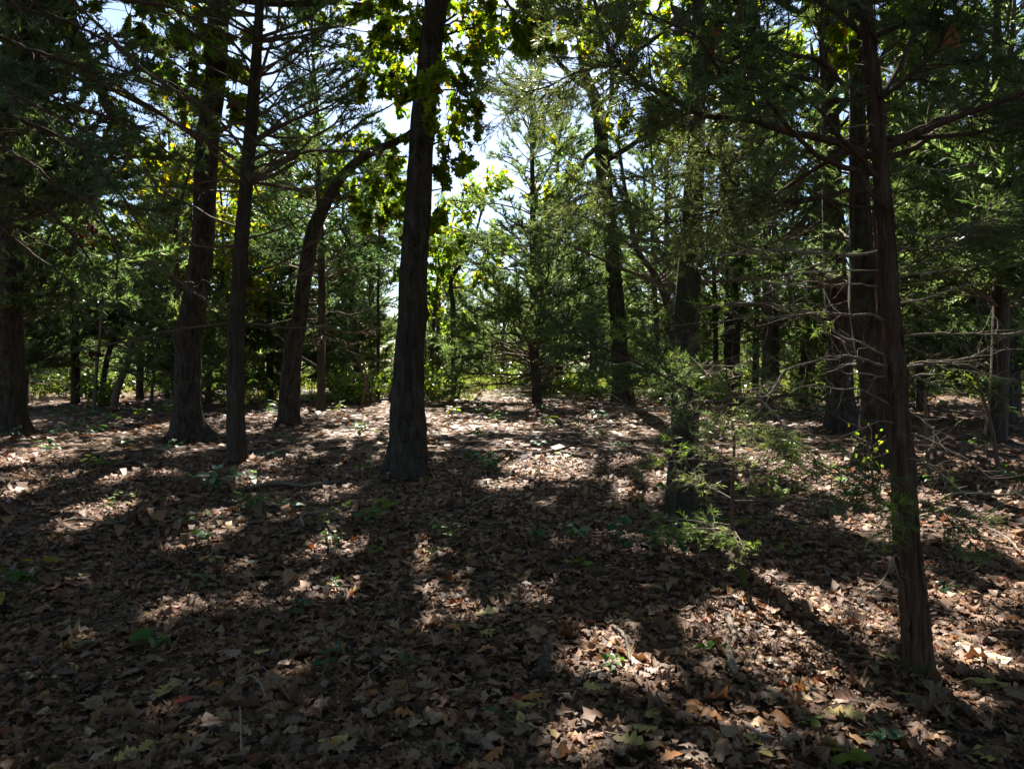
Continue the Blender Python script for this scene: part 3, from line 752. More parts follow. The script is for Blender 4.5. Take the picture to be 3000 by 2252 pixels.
Y1 = oak([(610,1165,16),(620,1000,14),(640,880,12)], 'young yellow-leaved oak glowing behind the leaning oak', Y=24, H=7.5, seed=51,
    crown=dict(z0=3.0, R=2.6, n_limb=9, n_leaf=3500, size=0.2, gold=0.5, amount=0.1))
Y2 = oak([(300,1165,16),(330,1000,14),(400,880,12)], 'young golden oak among the grey-green cedars', Y=25, H=8.5, seed=52,
    crown=dict(z0=3.5, R=2.6, n_limb=9, n_leaf=3000, size=0.2, gold=0.6, amount=0.1))
Y3 = oak([(1262,1160,14),(1268,1000,12),(1275,900,10)], 'bushy bright green oak sapling half hidden by the tall straight oak', Y=30, H=6.5, seed=53,
    crown=dict(z0=1.8, R=2.2, n_limb=9, n_leaf=3000, size=0.22, gold=0.1, amount=0.1))

T32 = cedar([(2012,1290,20),(2016,1000,18),(2024,750,16),(2034,500,14)], 'feathery cedar standing right behind the slim mossy oak', Y=9.6, H=9, seed=91,
    crown=dict(z0=2.4, H=9, R=2.5, nb=80, per_m=7, strand=(0.06, 0.0045), dens=56, dead=(1.0, 3, 14), amount=1.0, col=(0.065, 0.09, 0.04)))
T33 = cedar([(2540,1250,26),(2530,1000,24),(2520,750,22),(2510,500,18)], 'leafy cedar hidden behind the rough grey oak', Y=13.0, H=10, seed=92,
    crown=dict(z0=2.6, H=10, R=2.9, nb=80, per_m=7, strand=(0.08, 0.006), dens=46, dead=(1.0, 3, 14), amount=1.0))

# ------------------------------------------------------------------ shaggy red cedar in front, every limb traced
TR13 = [(2690,1985,84),(2680,1816,74),(2656,1590,68),(2644,1338,64),(2628,1202,62),(2619,1066,62),(2610,976,60),(2597,840,60),(2592,750,56),(2588,633,50),(2579,475,43),(2565,316,42),(2547,136,35),(2540,0,33)]
pp, rr, b13 = trunk_path(TR13, None, 6.0, topr=0.012, step=0.035)
Y13 = b13[1]; rr = rr * 0.9
r13 = thing('red_cedar', 'shaggy red cedar with peeling bark and many bare pale branches', 'tree', b13)
trunk_mesh(pp, rr, b13, 48, 0.08, 0.14, 0.08, ridges=0.07, seed=61, moss=[(P(2690,1985,Y13), 0.12, 0.9)]).build('trunk', M_CED, r13, b13)
pp13, rr13 = pp, rr
# strips of loose bark
A = Acc()
for k in range(220):
    z = RNG.uniform(0.1, 3.4); c = at_z(pp, z); r = np.interp(z, pp[:, 2], rr)
    az = RNG.uniform(0, 2 * np.pi); L = RNG.uniform(0.05, 0.22); n = 7
    rad = np.array([math.cos(az), math.sin(az), 0]); tn = np.array([-math.sin(az), math.cos(az), 0])
    u = np.linspace(0, 1, n); off = r * 1.03 + 0.004 + RNG.uniform(0, 0.045) * (2 * u - 1) ** 2 * (u > 0.5 if RNG.random() < 0.5 else u < 0.5)
    ctr = at_z(pp, z + L * (u - 0.5)) + rad * off[:, None] + tn * (RNG.normal() * 0.01 * u)[:, None]
    w = RNG.uniform(0.004, 0.013) * np.sin(np.pi * np.clip(u, 0.08, 0.92)); 
    V = np.stack([ctr - tn * w[:, None], ctr + rad * 0.003, ctr + tn * w[:, None]], 1).reshape(-1, 3)
    i = np.arange(n - 1)[:, None] * 3; j = np.arange(2)[None]
    A.add(V, np.stack([i + j, i + j + 1, i + 4 + j, i + 3 + j], -1).reshape(-1, 4), (0, 0, 0))
A.build('loose_bark', M_CED, r13, b13, kind='stuff')

def cedar_spray(parent, org, start, d, L, Y=0, dens=1.0, col=CED_G, strand=(0.040, 0.0021), droop=-0.15, twig=(0.06, 0.2), name='foliage', wood=None, amount=0.3):
    """fine foliage for a branch seen close up: side shoots with needle-strings"""
    A = Acc()
    B = len(start)
    Pm = curves(start, d, L, 7, (0, 0, droop), 0.12)
    A.add(*tubes(Pm, np.linspace(0.0028, 0.001, 7)[None] * np.ones((B, 1)), 4), (0, 0, 0), 0)
    Ps, sl = cedar_subs(Pm, np.broadcast_to(L, (B,)), 42 * dens, 0.15, (twig[0], twig[1]), 0.0)
    A.add(*ribbons(Ps, 0.0013), (0, 0, 0), 0)
    sprays(A, Ps, 0.05, 240, strand[0], strand[1], col, 1, spread=0.55, up=0.0, amount=amount)
    return A.build(name, [wood or M_TWIG, M_NEEDLE], parent, org, kind='stuff', smooth=False)
def branch13(trace, dY=0.0, mat=None, twigs=8, tl=(0.08, 0.3), fol=0, fs0=0.4, fl=(0.15, 0.4), dens=1.0, col=CED_G, droop=-0.3, Y=None, name='branch', root=None, org=None):
    root = root or r13; org = b13 if org is None else org
    o, q, r, tw = limb_from(root, org, trace, Y13 if Y is None else Y, dY, mat or M_CED, twigs, tl, 8, name)
    if fol:
        s = RNG.uniform(fs0, 1, fol); p, t = along(q[None], np.zeros(fol, int), s)
        d = nrm(t * 0.8 + perp(t) * 0.8 + np.array([0, 0, droop]))
        cedar_spray(o, org, p, d, RNG.uniform(*fl, fol), dens=dens, col=col)
    return o
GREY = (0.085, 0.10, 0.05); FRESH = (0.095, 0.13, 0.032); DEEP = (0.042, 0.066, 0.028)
LA = [(2572,468,22),(2452,420,20),(2384,402,19),(2307,398,19),(2253,380,18),(2194,357,18),(2104,339,17),(2032,307,16),(1995,289,15),(1927,267,14),(1859,240,13),(1805,199,12),(1778,158,11),(1760,99,10),(1750,45,9),(1741,0,8),(1730,-120,6)]
branch13(LA, 0.25, twigs=34, tl=(0.12, 0.45), fol=72, fs0=0.25, fl=(0.2, 0.5), col=GREY, droop=-0.35)
branch13([(1805,199,10),(1787,194,9),(1723,208,8),(1678,217,7),(1624,244,5),(1540,275,4)], 0.1, twigs=12, tl=(0.08, 0.25), fol=34, fs0=0.2, col=GREY, Y=Y13 + 0.2)
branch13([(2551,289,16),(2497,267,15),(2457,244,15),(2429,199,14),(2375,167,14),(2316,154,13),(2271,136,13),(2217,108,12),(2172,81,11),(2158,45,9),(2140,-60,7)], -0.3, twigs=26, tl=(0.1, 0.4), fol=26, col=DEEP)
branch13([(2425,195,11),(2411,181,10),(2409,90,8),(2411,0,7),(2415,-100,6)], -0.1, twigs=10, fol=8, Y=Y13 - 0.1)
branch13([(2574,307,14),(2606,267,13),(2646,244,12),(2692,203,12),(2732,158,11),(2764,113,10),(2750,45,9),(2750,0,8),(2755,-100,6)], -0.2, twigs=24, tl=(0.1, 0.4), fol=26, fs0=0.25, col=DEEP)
branch13([(2590,406,13),(2655,393,12),(2760,350,10),(2860,325,9),(3000,348,8),(3100,360,7)], 0.2, twigs=24, tl=(0.1, 0.4), fol=28, fs0=0.2, col=CED_G)
branch13([(2570,500,7),(2678,497,6),(2859,479,5),(3000,452,4),(3080,440,3)], -0.3, M_DEAD2, twigs=12, tl=(0.06, 0.25))
branch13([(2585,372,8),(2530,368,7),(2470,374,5),(2417,378,4)], -0.1, M_DEAD, twigs=5, tl=(0.04, 0.15))
branch13([(2565,475,10),(2530,520,9),(2545,560,8),(2575,585,7),(2600,600,5)], -0.15, twigs=8)
branch13([(2580,560,12),(2450,565,11),(2350,590,10),(2200,565,9),(2130,520,8),(2110,470,7),(2020,440,6)], 0.2, twigs=22, tl=(0.1, 0.4), fol=38, fs0=0.3, col=GREY)
branch13([(2588,612,10),(2480,600,9),(2380,590,9),(2290,582,8),(2180,605,7),(2060,632,6),(1960,640,5),(1800,580,4),(1660,575,3)], 0.1, twigs=26, tl=(0.1, 0.4), fol=44, fs0=0.35, col=GREY)
branch13([(2588,735,11),(2480,745,9),(2380,740,9),(2280,735,8),(2180,740,7),(2080,752,6)], -0.1, M_DEAD, twigs=16, tl=(0.08, 0.35))
branch13([(2590,793,8),(2560,793,7),(2497,793,6),(2384,797,5),(2316,809,4),(2290,820,3)], -0.1, M_DEAD, twigs=8, tl=(0.05, 0.2))
branch13([(2595,840,7),(2565,838,6),(2497,834,5),(2370,828,5),(2280,833,4),(2200,832,3)], -0.05, M_DEAD, twigs=10, tl=(0.05, 0.25))
branch13([(2600,945,12),(2570,931,11),(2475,922,10),(2384,917,9),(2294,924,8),(2203,931,7),(2113,944,6),(2000,953,4),(1900,958,3)], -0.25, M_DEAD2, twigs=22, tl=(0.08, 0.35), fol=9, fs0=0.05, fl=(0.08, 0.18), col=FRESH, droop=0.1)
branch13([(2600,1045,9),(2583,1037,9),(2529,1008,8),(2479,990,7),(2425,958,5),(2384,917,4)], -0.1, M_DEAD, twigs=7, tl=(0.06, 0.2))
branch13([(2384,915,4),(2430,980,4),(2450,1020,3),(2471,1050,3)], -0.05, M_DEAD, twigs=4, tl=(0.05, 0.15), Y=Y13 - 0.2)
branch13([(2610,1068,12),(2588,1066,11),(2542,1062,10),(2475,1057,10),(2384,1066,9),(2289,1085,8),(2271,1116,8),(2244,1148,7),(2194,1166,7),(2136,1179,6),(2080,1195,4)], -0.35, M_DEAD2, twigs=30, tl=(0.08, 0.3), fol=8, fs0=0.8, fl=(0.1, 0.2), col=FRESH, droop=0.2)
branch13([(2221,1159,7),(2253,1202,7),(2289,1238,7),(2316,1279,6),(2357,1311,5),(2389,1351,4),(2420,1390,3)], -0.1, M_DEAD, twigs=14, tl=(0.06, 0.25), Y=Y13 - 0.3)
branch13([(2600,1103,6),(2583,1100,5),(2511,1096,4),(2470,1090,3)], -0.1, M_DEAD, twigs=4, tl=(0.04, 0.12))
branch13([(2610,1190,7),(2588,1170,6),(2540,1150,5),(2475,1139,5),(2384,1132,4),(2271,1130,3)], -0.2, M_DEAD, twigs=12, tl=(0.06, 0.25))
branch13([(2640,1240,6),(2600,1232,5),(2540,1250,5),(2470,1275,4),(2420,1295,3)], -0.2, M_DEAD, twigs=8, tl=(0.05, 0.2))
branch13([(2650,1108,8),(2669,1103,9),(2700,1097,9),(2732,1098,7)], -0.1, M_DEAD, twigs=3, tl=(0.03, 0.08))
branch13([(2680,1105,6),(2705,1116,5),(2760,1135,5),(2818,1150,3)], -0.1, M_DEAD, twigs=5, tl=(0.05, 0.15))
branch13([(2630,1190,7),(2655,1202,6),(2701,1229,6),(2732,1256,5),(2735,1290,4),(2700,1350,3)], -0.15, M_DEAD, twigs=8, tl=(0.05, 0.2))
branch13([(2640,1260,7),(2687,1274,6),(2746,1301,6),(2836,1347,5),(2904,1401,4),(3000,1460,3)], -0.3, M_DEAD, twigs=14, tl=(0.06, 0.25))
branch13([(2640,1350,7),(2669,1342,7),(2714,1351,6),(2768,1401,6),(2814,1442,5),(2868,1496,4),(2900,1530,3)], -0.3, M_DEAD, twigs=12, tl=(0.06, 0.22))
branch13([(2610,820,7),(2646,809,6),(2750,795,5),(2859,777,4),(2920,760,3)], 0.1, M_DEAD, twigs=10, tl=(0.05, 0.25))
branch13([(2610,895,7),(2655,886,6),(2777,854,5),(2860,830,4)], 0.05, M_DEAD, twigs=8, tl=(0.05, 0.25))
branch13([(2620,990,8),(2646,985,7),(2750,980,7),(2859,976,7),(2995,974,6),(3080,960,5)], -0.1, M_DEAD, twigs=14, tl=(0.06, 0.3))
branch13([(2625,1085,12),(2655,1075,11),(2740,1063,10),(2814,1053,10),(2904,1017,9),(2949,990,8),(3000,972,8),(3100,920,7)], 0.15, M_DEAD2, twigs=20, tl=(0.08, 0.35), fol=8, fs0=0.4)
branch13([(2630,1080,8),(2680,1066,7),(2814,1066,6),(2904,1098,5),(3000,1120,4)], 0.1, M_DEAD, twigs=14, tl=(0.06, 0.3))
branch13([(2600,650,9),(2700,690,8),(2800,680,7),(2900,655,6),(3040,620,5)], 0.2, M_DEAD2, twigs=20, tl=(0.08, 0.35), fol=16, fs0=0.3)
branch13([(2600,710,8),(2680,735,8),(2780,715,7),(2880,670,6),(3000,640,5)], -0.2, M_DEAD2, twigs=16, tl=(0.08, 0.3), fol=8, fs0=0.4)
branch13([(2640,1640,9),(2624,1627,8),(2597,1672,7),(2579,1708,6),(2538,1744,5),(2506,1789,3)], -0.25, M_DEAD, twigs=12, tl=(0.06, 0.22))
branch13([(2655,1560,6),(2640,1520,5),(2610,1490,4),(2560,1440,3)], -0.15, M_DEAD, twigs=12, tl=(0.06, 0.2), fol=9, fs0=0.3, fl=(0.1, 0.25), col=FRESH)
branch13([(2655,1530,6),(2700,1500,5),(2760,1500,4),(2840,1540,3)], -0.15, M_DEAD, twigs=12, tl=(0.06, 0.2), fol=9, fs0=0.3, fl=(0.1, 0.25), col=CED_G)
branch13([(2640,1430,6),(2580,1400,5),(2500,1390,4),(2430,1400,3)], -0.2, M_DEAD, twigs=12, tl=(0.06, 0.2), fol=16, fs0=0.2, fl=(0.1, 0.3), col=CED_G)
branch13([(2600,1150,10),(2450,1175,9),(2330,1150,8),(2130,1179,8),(1990,1130,7),(1850,1060,6),(1740,1005,4),(1660,965,3)], 0.2, M_CED, twigs=20, tl=(0.08, 0.25), fol=34, fs0=0.55, fl=(0.12, 0.32), col=DEEP, droop=-0.05)
# upper crown of the red cedar, above and beside
def high13():
    nb = 30
    zs = RNG.uniform(2.0, 5.9, nb)
    az = RNG.uniform(-0.5, np.pi + 0.5, nb)
    Pb, Rb, L, f = cedar_branches(pp13, rr13, 1.6, 6.2, 1.9, nb, 0.6, (0, 25), az=az, zs=zs)
    for k in range(nb):
        A = Acc(); A.add(*tubes(Pb[k], Rb[k] * 0.7, 6), (0, 0, 0))
        o = A.build('branch', M_CED, r13, b13)
        Ps, sl = cedar_subs(Pb[k:k + 1], L[k:k + 1], 12, 0.2, (0.1, 0.3), -0.1)
        cedar_spray(o, b13, Ps[:, 0], Ps[:, 1] - Ps[:, 0], sl, dens=0.5, col=[GREY, CED_G, DEEP][k % 3], strand=(0.05, 0.003), amount=1.0)
high13()

# ------------------------------------------------------------------ young cedar and near boughs
b14 = on_ground(2186, 1728)
r14 = thing('young_cedar', 'scraggly young cedar with thin green sprays in front of the slim mossy oak', 'tree', b14)
Yc = b14[1]
pp, rr = resample([P(2188,1740,Yc), P(2186,1728,Yc), P(2167,1649,Yc), P(2149,1568,Yc), P(2146,1450,Yc), P(2150,1292,Yc), P(2140,1180,Yc), P(2125,1060,Yc)], [0.024,0.022,0.018,0.015,0.012,0.009,0.006,0.003], 0.04)
trunk_mesh(pp, rr, b14, 12, 0.08, 0.4, 0.06, ridges=0.05, seed=70, moss=[(P(2180,1710,Yc), 0.1, 1.0)]).build('trunk', M_CED, r14, b14)
for k in range(40):
    z = RNG.uniform(0.35, 1.5); st = at_z(pp, z)
    az = RNG.uniform(0, 2 * np.pi); L = RNG.uniform(0.3, 0.68)
    q = curves(st, np.array([[math.cos(az), math.sin(az), 0.15]]), L, 8, (0, 0, -0.1), 0.14)
    A = Acc(); A.add(*tubes(q, np.linspace(0.004, 0.0015, 8)[None], 5), (0, 0, 0))
    tw, sl = cedar_subs(q, np.array([L]), 18, 0.2, (0.05, 0.3)); A.add(*tubes(tw, np.linspace(0.0018, 0.0008, 5)[None] * np.ones((len(tw), 1)), 3), (0, 0, 0))
    o = A.build('branch', M_DEAD2 if k % 3 else M_DEAD, r14, b14)
    if k % 4: cedar_spray(o, b14, tw[:, 0], tw[:, 2] - tw[:, 0], sl * 1.2 + 0.04, dens=0.75, col=[CED_G, (0.08, 0.115, 0.03), GREY][k % 3], twig=(0.05, 0.15), amount=0.1)
branch13([(2141,1192,7),(2080,1170,6),(2020,1176,5),(1990,1202,5),(1967,1247,5),(1972,1315,5),(1985,1383,4),(1992,1428,3)], -0.1, M_DEAD, twigs=10, tl=(0.05, 0.2), Y=Yc, root=r14, org=b14, name='dead_branch')
branch13([(2140,1190,6),(2060,1170,6),(1950,1195,5),(1860,1200,4),(1800,1185,3)], -0.1, M_DEAD, twigs=18, tl=(0.06, 0.22), Y=Yc, root=r14, org=b14, name='dead_branch')

# cedar at the edge of the clearing on the dark side, whose boughs sweep down into view
bL = np.array([-5.0, 4.6, 0.0]); bL[2] = ground_h(bL[0], bL[1])
rL = thing('cedar_tree', 'dark cedar whose long drooping boughs sweep down in front of the massive oak', 'tree', bL)
ppL, rrL = resample([bL - [0, 0, .2], bL + [0.05, 0, 2], bL + [0.1, 0.1, 5], bL + [0.1, 0, 9]], [0.17, 0.14, 0.10, 0.02], 0.15)
trunk_mesh(ppL, rrL, bL, 20, seed=71).build('trunk', M_CED, rL, bL)
BO = [[(-420,-260),(-100,-60),(150,60),(400,190),(620,330)], [(-420,-120),(-100,70),(200,190),(450,310),(680,450)], [(-420,0),(-60,160),(180,270),(400,400),(560,520)],
      [(-400,120),(-50,240),(200,350),(380,470),(520,590)], [(-420,-380),(0,-180),(300,-20),(560,60),(740,120),(900,200)], [(-380,200),(0,330),(200,420),(330,540),(420,680)],
      [(-380,330),(0,420),(150,520),(270,640),(360,760),(362,860)], [(-400,480),(-50,520),(120,600),(240,720),(300,860)], [(-420,-300),(-50,-100),(250,80),(500,230),(760,400)], [(-380,560),(-60,640),(90,720),(200,840),(245,930)]]
for k, tr in enumerate(BO):
    m = len(tr)
    tr = [(x + RNG.normal() * 8, y + RNG.normal() * 8, 15 - 11 * i / (m - 1)) for i, (x, y) in enumerate(tr)]
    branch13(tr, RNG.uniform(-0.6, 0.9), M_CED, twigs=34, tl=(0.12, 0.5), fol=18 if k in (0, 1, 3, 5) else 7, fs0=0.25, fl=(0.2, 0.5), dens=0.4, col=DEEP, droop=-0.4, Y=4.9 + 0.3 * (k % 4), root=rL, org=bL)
cedar_crown(rL, bL, ppL, rrL, z0=5.2, H=9, R=2.6, nb=50, per_m=6, strand=(0.08, 0.006), dens=60, amount=0.9)
# near dark foliage tuft on the left
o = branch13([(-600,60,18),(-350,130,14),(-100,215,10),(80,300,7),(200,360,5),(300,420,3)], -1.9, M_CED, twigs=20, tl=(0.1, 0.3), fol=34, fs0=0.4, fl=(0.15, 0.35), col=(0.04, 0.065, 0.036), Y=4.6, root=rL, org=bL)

# ------------------------------------------------------------------ background cedars: four kinds, copied
protos = []
for k in range(4):
    Hk = [9.5, 11, 8, 12.5][k]; Rk = [2.9, 3.2, 2.6, 3.0][k]
    b = np.zeros(3)
    pts = [np.array([0, 0, -0.3]), np.array([RNG.normal() * .05, RNG.normal() * .05, Hk * .3]), np.array([RNG.normal() * .15, RNG.normal() * .15, Hk * .65]), np.array([RNG.normal() * .2, RNG.normal() * .2, Hk])]
    pp, rr = resample(pts, [0.16, 0.12, 0.07, 0.012], 0.4)
    root = thing('cedar_tree', 'background cedar', 'tree', (0, 0, 0))
    trunk_mesh(pp, rr, b, 10, seed=80 + k).build('trunk', M_CEDG, root, b)
    RN = RNG
    cedar_crown(root, b, pp, rr, z0=[0.6, 1.6, 0.4, 2.5][k], H=Hk, R=Rk, nb=110, per_m=5.5, strand=(0.15, 0.015), dens=37, dead=(0, 0, 0), amount=0.0, live_s0=0.15, col=[(0.065, 0.09, 0.042), (0.055, 0.08, 0.038), (0.075, 0.095, 0.042), (0.06, 0.08, 0.038)][k])
    protos.append(root)
used = [False] * 4
def bgcedar(k, x, y, s, label, group, tall=1.0):
    loc = (x, y, float(ground_h(x, y))); rz = RNG.uniform(0, 6.28)
    if not used[k]:
        used[k] = True; r = protos[k]; r.location = loc; r.rotation_euler = (0, 0, rz); r.scale = (s, s, s * tall * RNG.uniform(0.9, 1.1)); r['label'] = label; r['group'] = group
    else: copy_thing(protos[k], loc, rz, (s, s, s * tall * RNG.uniform(0.9, 1.1)), label, group)
CED_L = [(-4.6, 37), (-7.6, 35), (-10.5, 22), (-12.5, 25), (-8.6, 27), (-18, 24), (-16.5, 22), (-14, 28), (-19, 30), (-10.5, 31), (-6.5, 31), (-23, 27)]
CED_R = [(2.9, 34), (-0.3, 41), (4.8, 38), (6.2, 29), (9.2, 25), (11.5, 21), (15.5, 22), (7.5, 33), (10.5, 29), (13.5, 31), (16.5, 28), (19, 25), (24, 30), (13, 24), (21, 34)]
for i, (x, y) in enumerate(CED_L): bgcedar(i % 4, x + RNG.normal() * .5, y, RNG.uniform(0.9, 1.2), 'hazy grey-green cedar in the thicket behind the massive oak', 'cedars in the thicket behind the massive oak', 1.0 if y < 33 else 1.0)
for i, (x, y) in enumerate(CED_R): bgcedar((i + 1) % 4, x + RNG.normal() * .5, y, RNG.uniform(0.9, 1.25), 'dense cedar in the thicket behind the forked and broad oaks', 'cedars in the thicket behind the broad oaks', 1.2 if y < 33 else 1.1)
for i in range(76):
    x = -58 + (i % 38) * 3.1 + RNG.normal() * 0.8; y = (53 if i < 38 else 70) + RNG.uniform(-4, 10)
    bgcedar(i % 4, x, y, RNG.uniform(0.8, 1.2), 'sunlit cedar in the far row across the meadow', 'cedars across the meadow')
for i in range(70):
    y = RNG.uniform(30, 58); x = RNG.uniform(-0.75, 0.75) * y
    if -0.12 < x / y < 0.02 and y < 50: continue
    bgcedar([0, 2][i % 2], x, y, RNG.uniform(0.3, 0.55), 'small bushy cedar growing at the meadow edge', 'bushy young cedars at the meadow edge')
# more trees of the wood, added around the viewpoint to block sky light
for i, (x, y, k) in enumerate([(-7.5, 9.5, 3), (8.2, 8.0, 1), (9.5, 13.5, 3), (6.5, 1.5, 1), (-6.5, -3, 3), (0.5, -5.5, 1), (6, -5, 0), (-11, 15, 1), (12.5, 17.5, 0)]):
    bgcedar(k, x, y, RNG.uniform(0.95, 1.15), 'thick cedar added around the clearing to block sky light', 'cedars added around the clearing to block sky light')

OAKP = thing('oak_tree', 'unseen leafy oak added around the viewpoint to block sky light', 'tree', (0, 0, 0))  # out of view, added so the crowns keep sky light off the floor
pp, rr = resample([np.array([0, 0, -0.3]), np.array([0.1, 0.05, 4.0]), np.array([-0.1, 0.2, 9.0]), np.array([0.1, 0.1, 13.5])], [0.24, 0.18, 0.12, 0.03], 0.3)
trunk_mesh(pp, rr, np.zeros(3), 14, seed=99).build('trunk', M_OAK, OAKP, np.zeros(3))
oak_crown(OAKP, np.zeros(3), pp, rr, z0=4.5, R=5.0, n_limb=11, n_leaf=16000, size=0.2, amount=0.0)
for i, (x, y) in enumerate([(-4.5, -3.5), (3.5, -4.5), (-9.5, 2.0), (9.0, 2.5), (0, -10), (-9, -8), (9, -9), (-14, 8.5), (14, 9.5), (-15, -2), (15, -2)]):
    loc = (x, y, float(ground_h(x, y)))
    if i == 0: OAKP.location = loc; OAKP['group'] = 'unseen oaks added to block sky light'
    else: copy_thing(OAKP, loc, RNG.uniform(0, 6.28), RNG.uniform(0.9, 1.15))
for x, y, sc, lab in [(-8.2, 33.5, 0.8, 'leafy oak added for shade far behind the crooked oak')]:  # added to darken the far floor with its shadow
    r = copy_thing(OAKP, (x, y, float(ground_h(x, y))), RNG.uniform(0, 6.28), sc, lab); del r['group']

# ------------------------------------------------------------------ leaf litter
def litter_cols(n, rep):
    pal = np.array([(0.27, 0.175, 0.122), (0.18, 0.112, 0.075), (0.37, 0.26, 0.19), (0.085, 0.055, 0.038), (0.24, 0.158, 0.12), (0.33, 0.225, 0.12), (0.28, 0.11, 0.05), (0.42, 0.34, 0.17)])
    k = RNG.choice(len(pal), n, p=[.24, .22, .17, .13, .14, .06, .02, .02])
    c = pal[k] * np.array([0.75, 0.65, 0.58]) * (1 + 0.25 * RNG.normal(size=(n, 1)))
    return np.repeat(np.clip(c, 0.02, 0.7), rep, axis=0)
def scatter(y0, y1, rho, half=0.84, pad=0.9):
    area = half * (y1 * y1 - y0 * y0) + 2 * pad * (y1 - y0)
    n = int(area * rho)
    y = np.sqrt(RNG.uniform(y0 * y0, y1 * y1, n)); x = RNG.uniform(-1, 1, n) * (half * y + pad)
    return x, y
A = Acc()
for y0, y1, rho, size, kind, hmax in [(1.25, 2.6, 420, 0.058, 'blunt', 0.022), (1.25, 2.6, 240, 0.066, 'oak', 0.032), (1.25, 4.5, 600, 0.024, 'oakm', 0.035), (2.6, 4, 480, 0.06, 'blunt', 0.025), (4, 6, 460, 0.064, 'bluntf', 0.025), (2.6, 6, 160, 0.07, 'oak5', 0.035), (6, 11, 290, 0.082, 'oakm', 0.028), (11, 19, 110, 0.12, 'kite', 0.03), (19, 36, 26, 0.18, 'kite', 0.04)]:
    x, y = scatter(y0, y1, rho); n = len(x)
    c = np.stack([x, y, ground_h(x, y) + RNG.uniform(0.004, hmax, n)], -1)
    a = RNG.uniform(0, 2 * np.pi, n)
    nn = nrm(RNG.normal(size=(n, 3)) * np.array([0.27, 0.27, 0]) + np.array([0, 0, 1.0]))
    d = np.stack([np.cos(a), np.sin(a), np.zeros(n)], -1)
    V, F, rep = leaves(c, d, nn, size * np.clip(np.exp(RNG.normal(-0.1, 0.42, n)), 0.3, 1.9), kind, RNG.uniform(0.6, 1.25, n), RNG.normal(-0.15, 0.6, n).clip(-.8, .6), RNG.normal(-0.1, 0.4, n).clip(-.7, .5), RNG.normal(-0.2, 0.55, n).clip(-.8, .6))
    A.add(V, F, litter_cols(n, rep))
for (bx, by, _), r0 in [(T5[3], .27), (T2[3], .36), (T3[3], .16), (T12[3], .16), (b13, .07), (T15[3], .27), (T4[3], .26), (T16[3], .34), (T1[3], .40)]:
    n = 130; a = RNG.uniform(0, 6.28, n); u = RNG.random(n) ** 1.6; rad = r0 * (0.95 + 1.1 * u)
    x = bx + np.cos(a) * rad; y = by + np.sin(a) * rad
    c = np.stack([x, y, ground_h(x, y) + (1 - u) * RNG.uniform(0.01, 0.03 + 0.25 * r0, n) + 0.01], -1)
    nn = nrm(np.stack([np.cos(a) * (1 - u) * .7, np.sin(a) * (1 - u) * .7, np.ones(n)], -1) + RNG.normal(size=(n, 3)) * .25)
    V, F, rep = leaves(c, nrm(rand_dir(n) * [1, 1, .1]), nn, (0.05 + 0.09 * r0) * RNG.uniform(.7, 1.6, n), 'oak5', RNG.uniform(.6, 1.2, n), RNG.normal(-.1, .5, n), RNG.normal(-.1, .3, n), RNG.normal(-.1, .4, n)); A.add(V, F, litter_cols(n, rep))
A.build('leaf_litter', M_LITTER, FLOOR, kind='stuff', smooth=True)
# fine debris: twigs and needles
A = Acc()
for y0, y1, rho, ln, r in [(1.3, 5, 42, 0.08, 0.0011), (5, 14, 5, 0.2, 0.003)]:
    x, y = scatter(y0, y1, rho); n = len(x)
    st = np.stack([x, y, ground_h(x, y) + RNG.uniform(0.015, 0.05, n)], -1); a = RNG.uniform(0, 6.28, n)
    q = curves(st, np.stack([np.cos(a), np.sin(a), RNG.normal(0, 0.12, n)], -1), ln * RNG.uniform(0.4, 1.8, n), 4, (0, 0, -0.1), 0.15)
    A.add(*tubes(q, r * np.linspace(1, 0.5, 4)[None] * RNG.uniform(0.6, 1.6, (n, 1)), 3), (0, 0, 0))
A.build('twig_litter', M_DEAD2, FLOOR, kind='stuff', smooth=True)
# the fallen leaves that show largest: one object each
FL = {k: leaf_mat(k + '_fallen_leaf', fixed=c, trans=0.15, tcol=(1.3, .9, .5)) for k, c in dict(brown=(0.19, 0.125, 0.088), tan=(0.27, 0.19, 0.135), dark=(0.10, 0.065, 0.045), yellow=(0.42, 0.33, 0.11), red=(0.36, 0.06, 0.04), orange=(0.34, 0.14, 0.04), pale=(0.46, 0.40, 0.28)).items()}
FLV = {k: leaf_variants('oak', 5, (-0.1, 0.28), (-0.05, 0.2), (-0.1, 0.25), k + '_leaf', m) for k, m in FL.items()}
def fallen(px, py, kind, size, rot=None):
    p = on_ground(px, py)
    a = RNG.uniform(0, 6.28) if rot is None else rot
    nn = nrm(np.array([RNG.normal() * 0.18, RNG.normal() * 0.18 - 0.06, 1.0]))
    place_leaf(FLV[kind][RNG.integers(5)], FLOOR, (0, 0, 0), p + np.array([0, 0, 0.032]), np.array([math.cos(a), math.sin(a), 0.0]), nn, size, 'fallen_leaf')
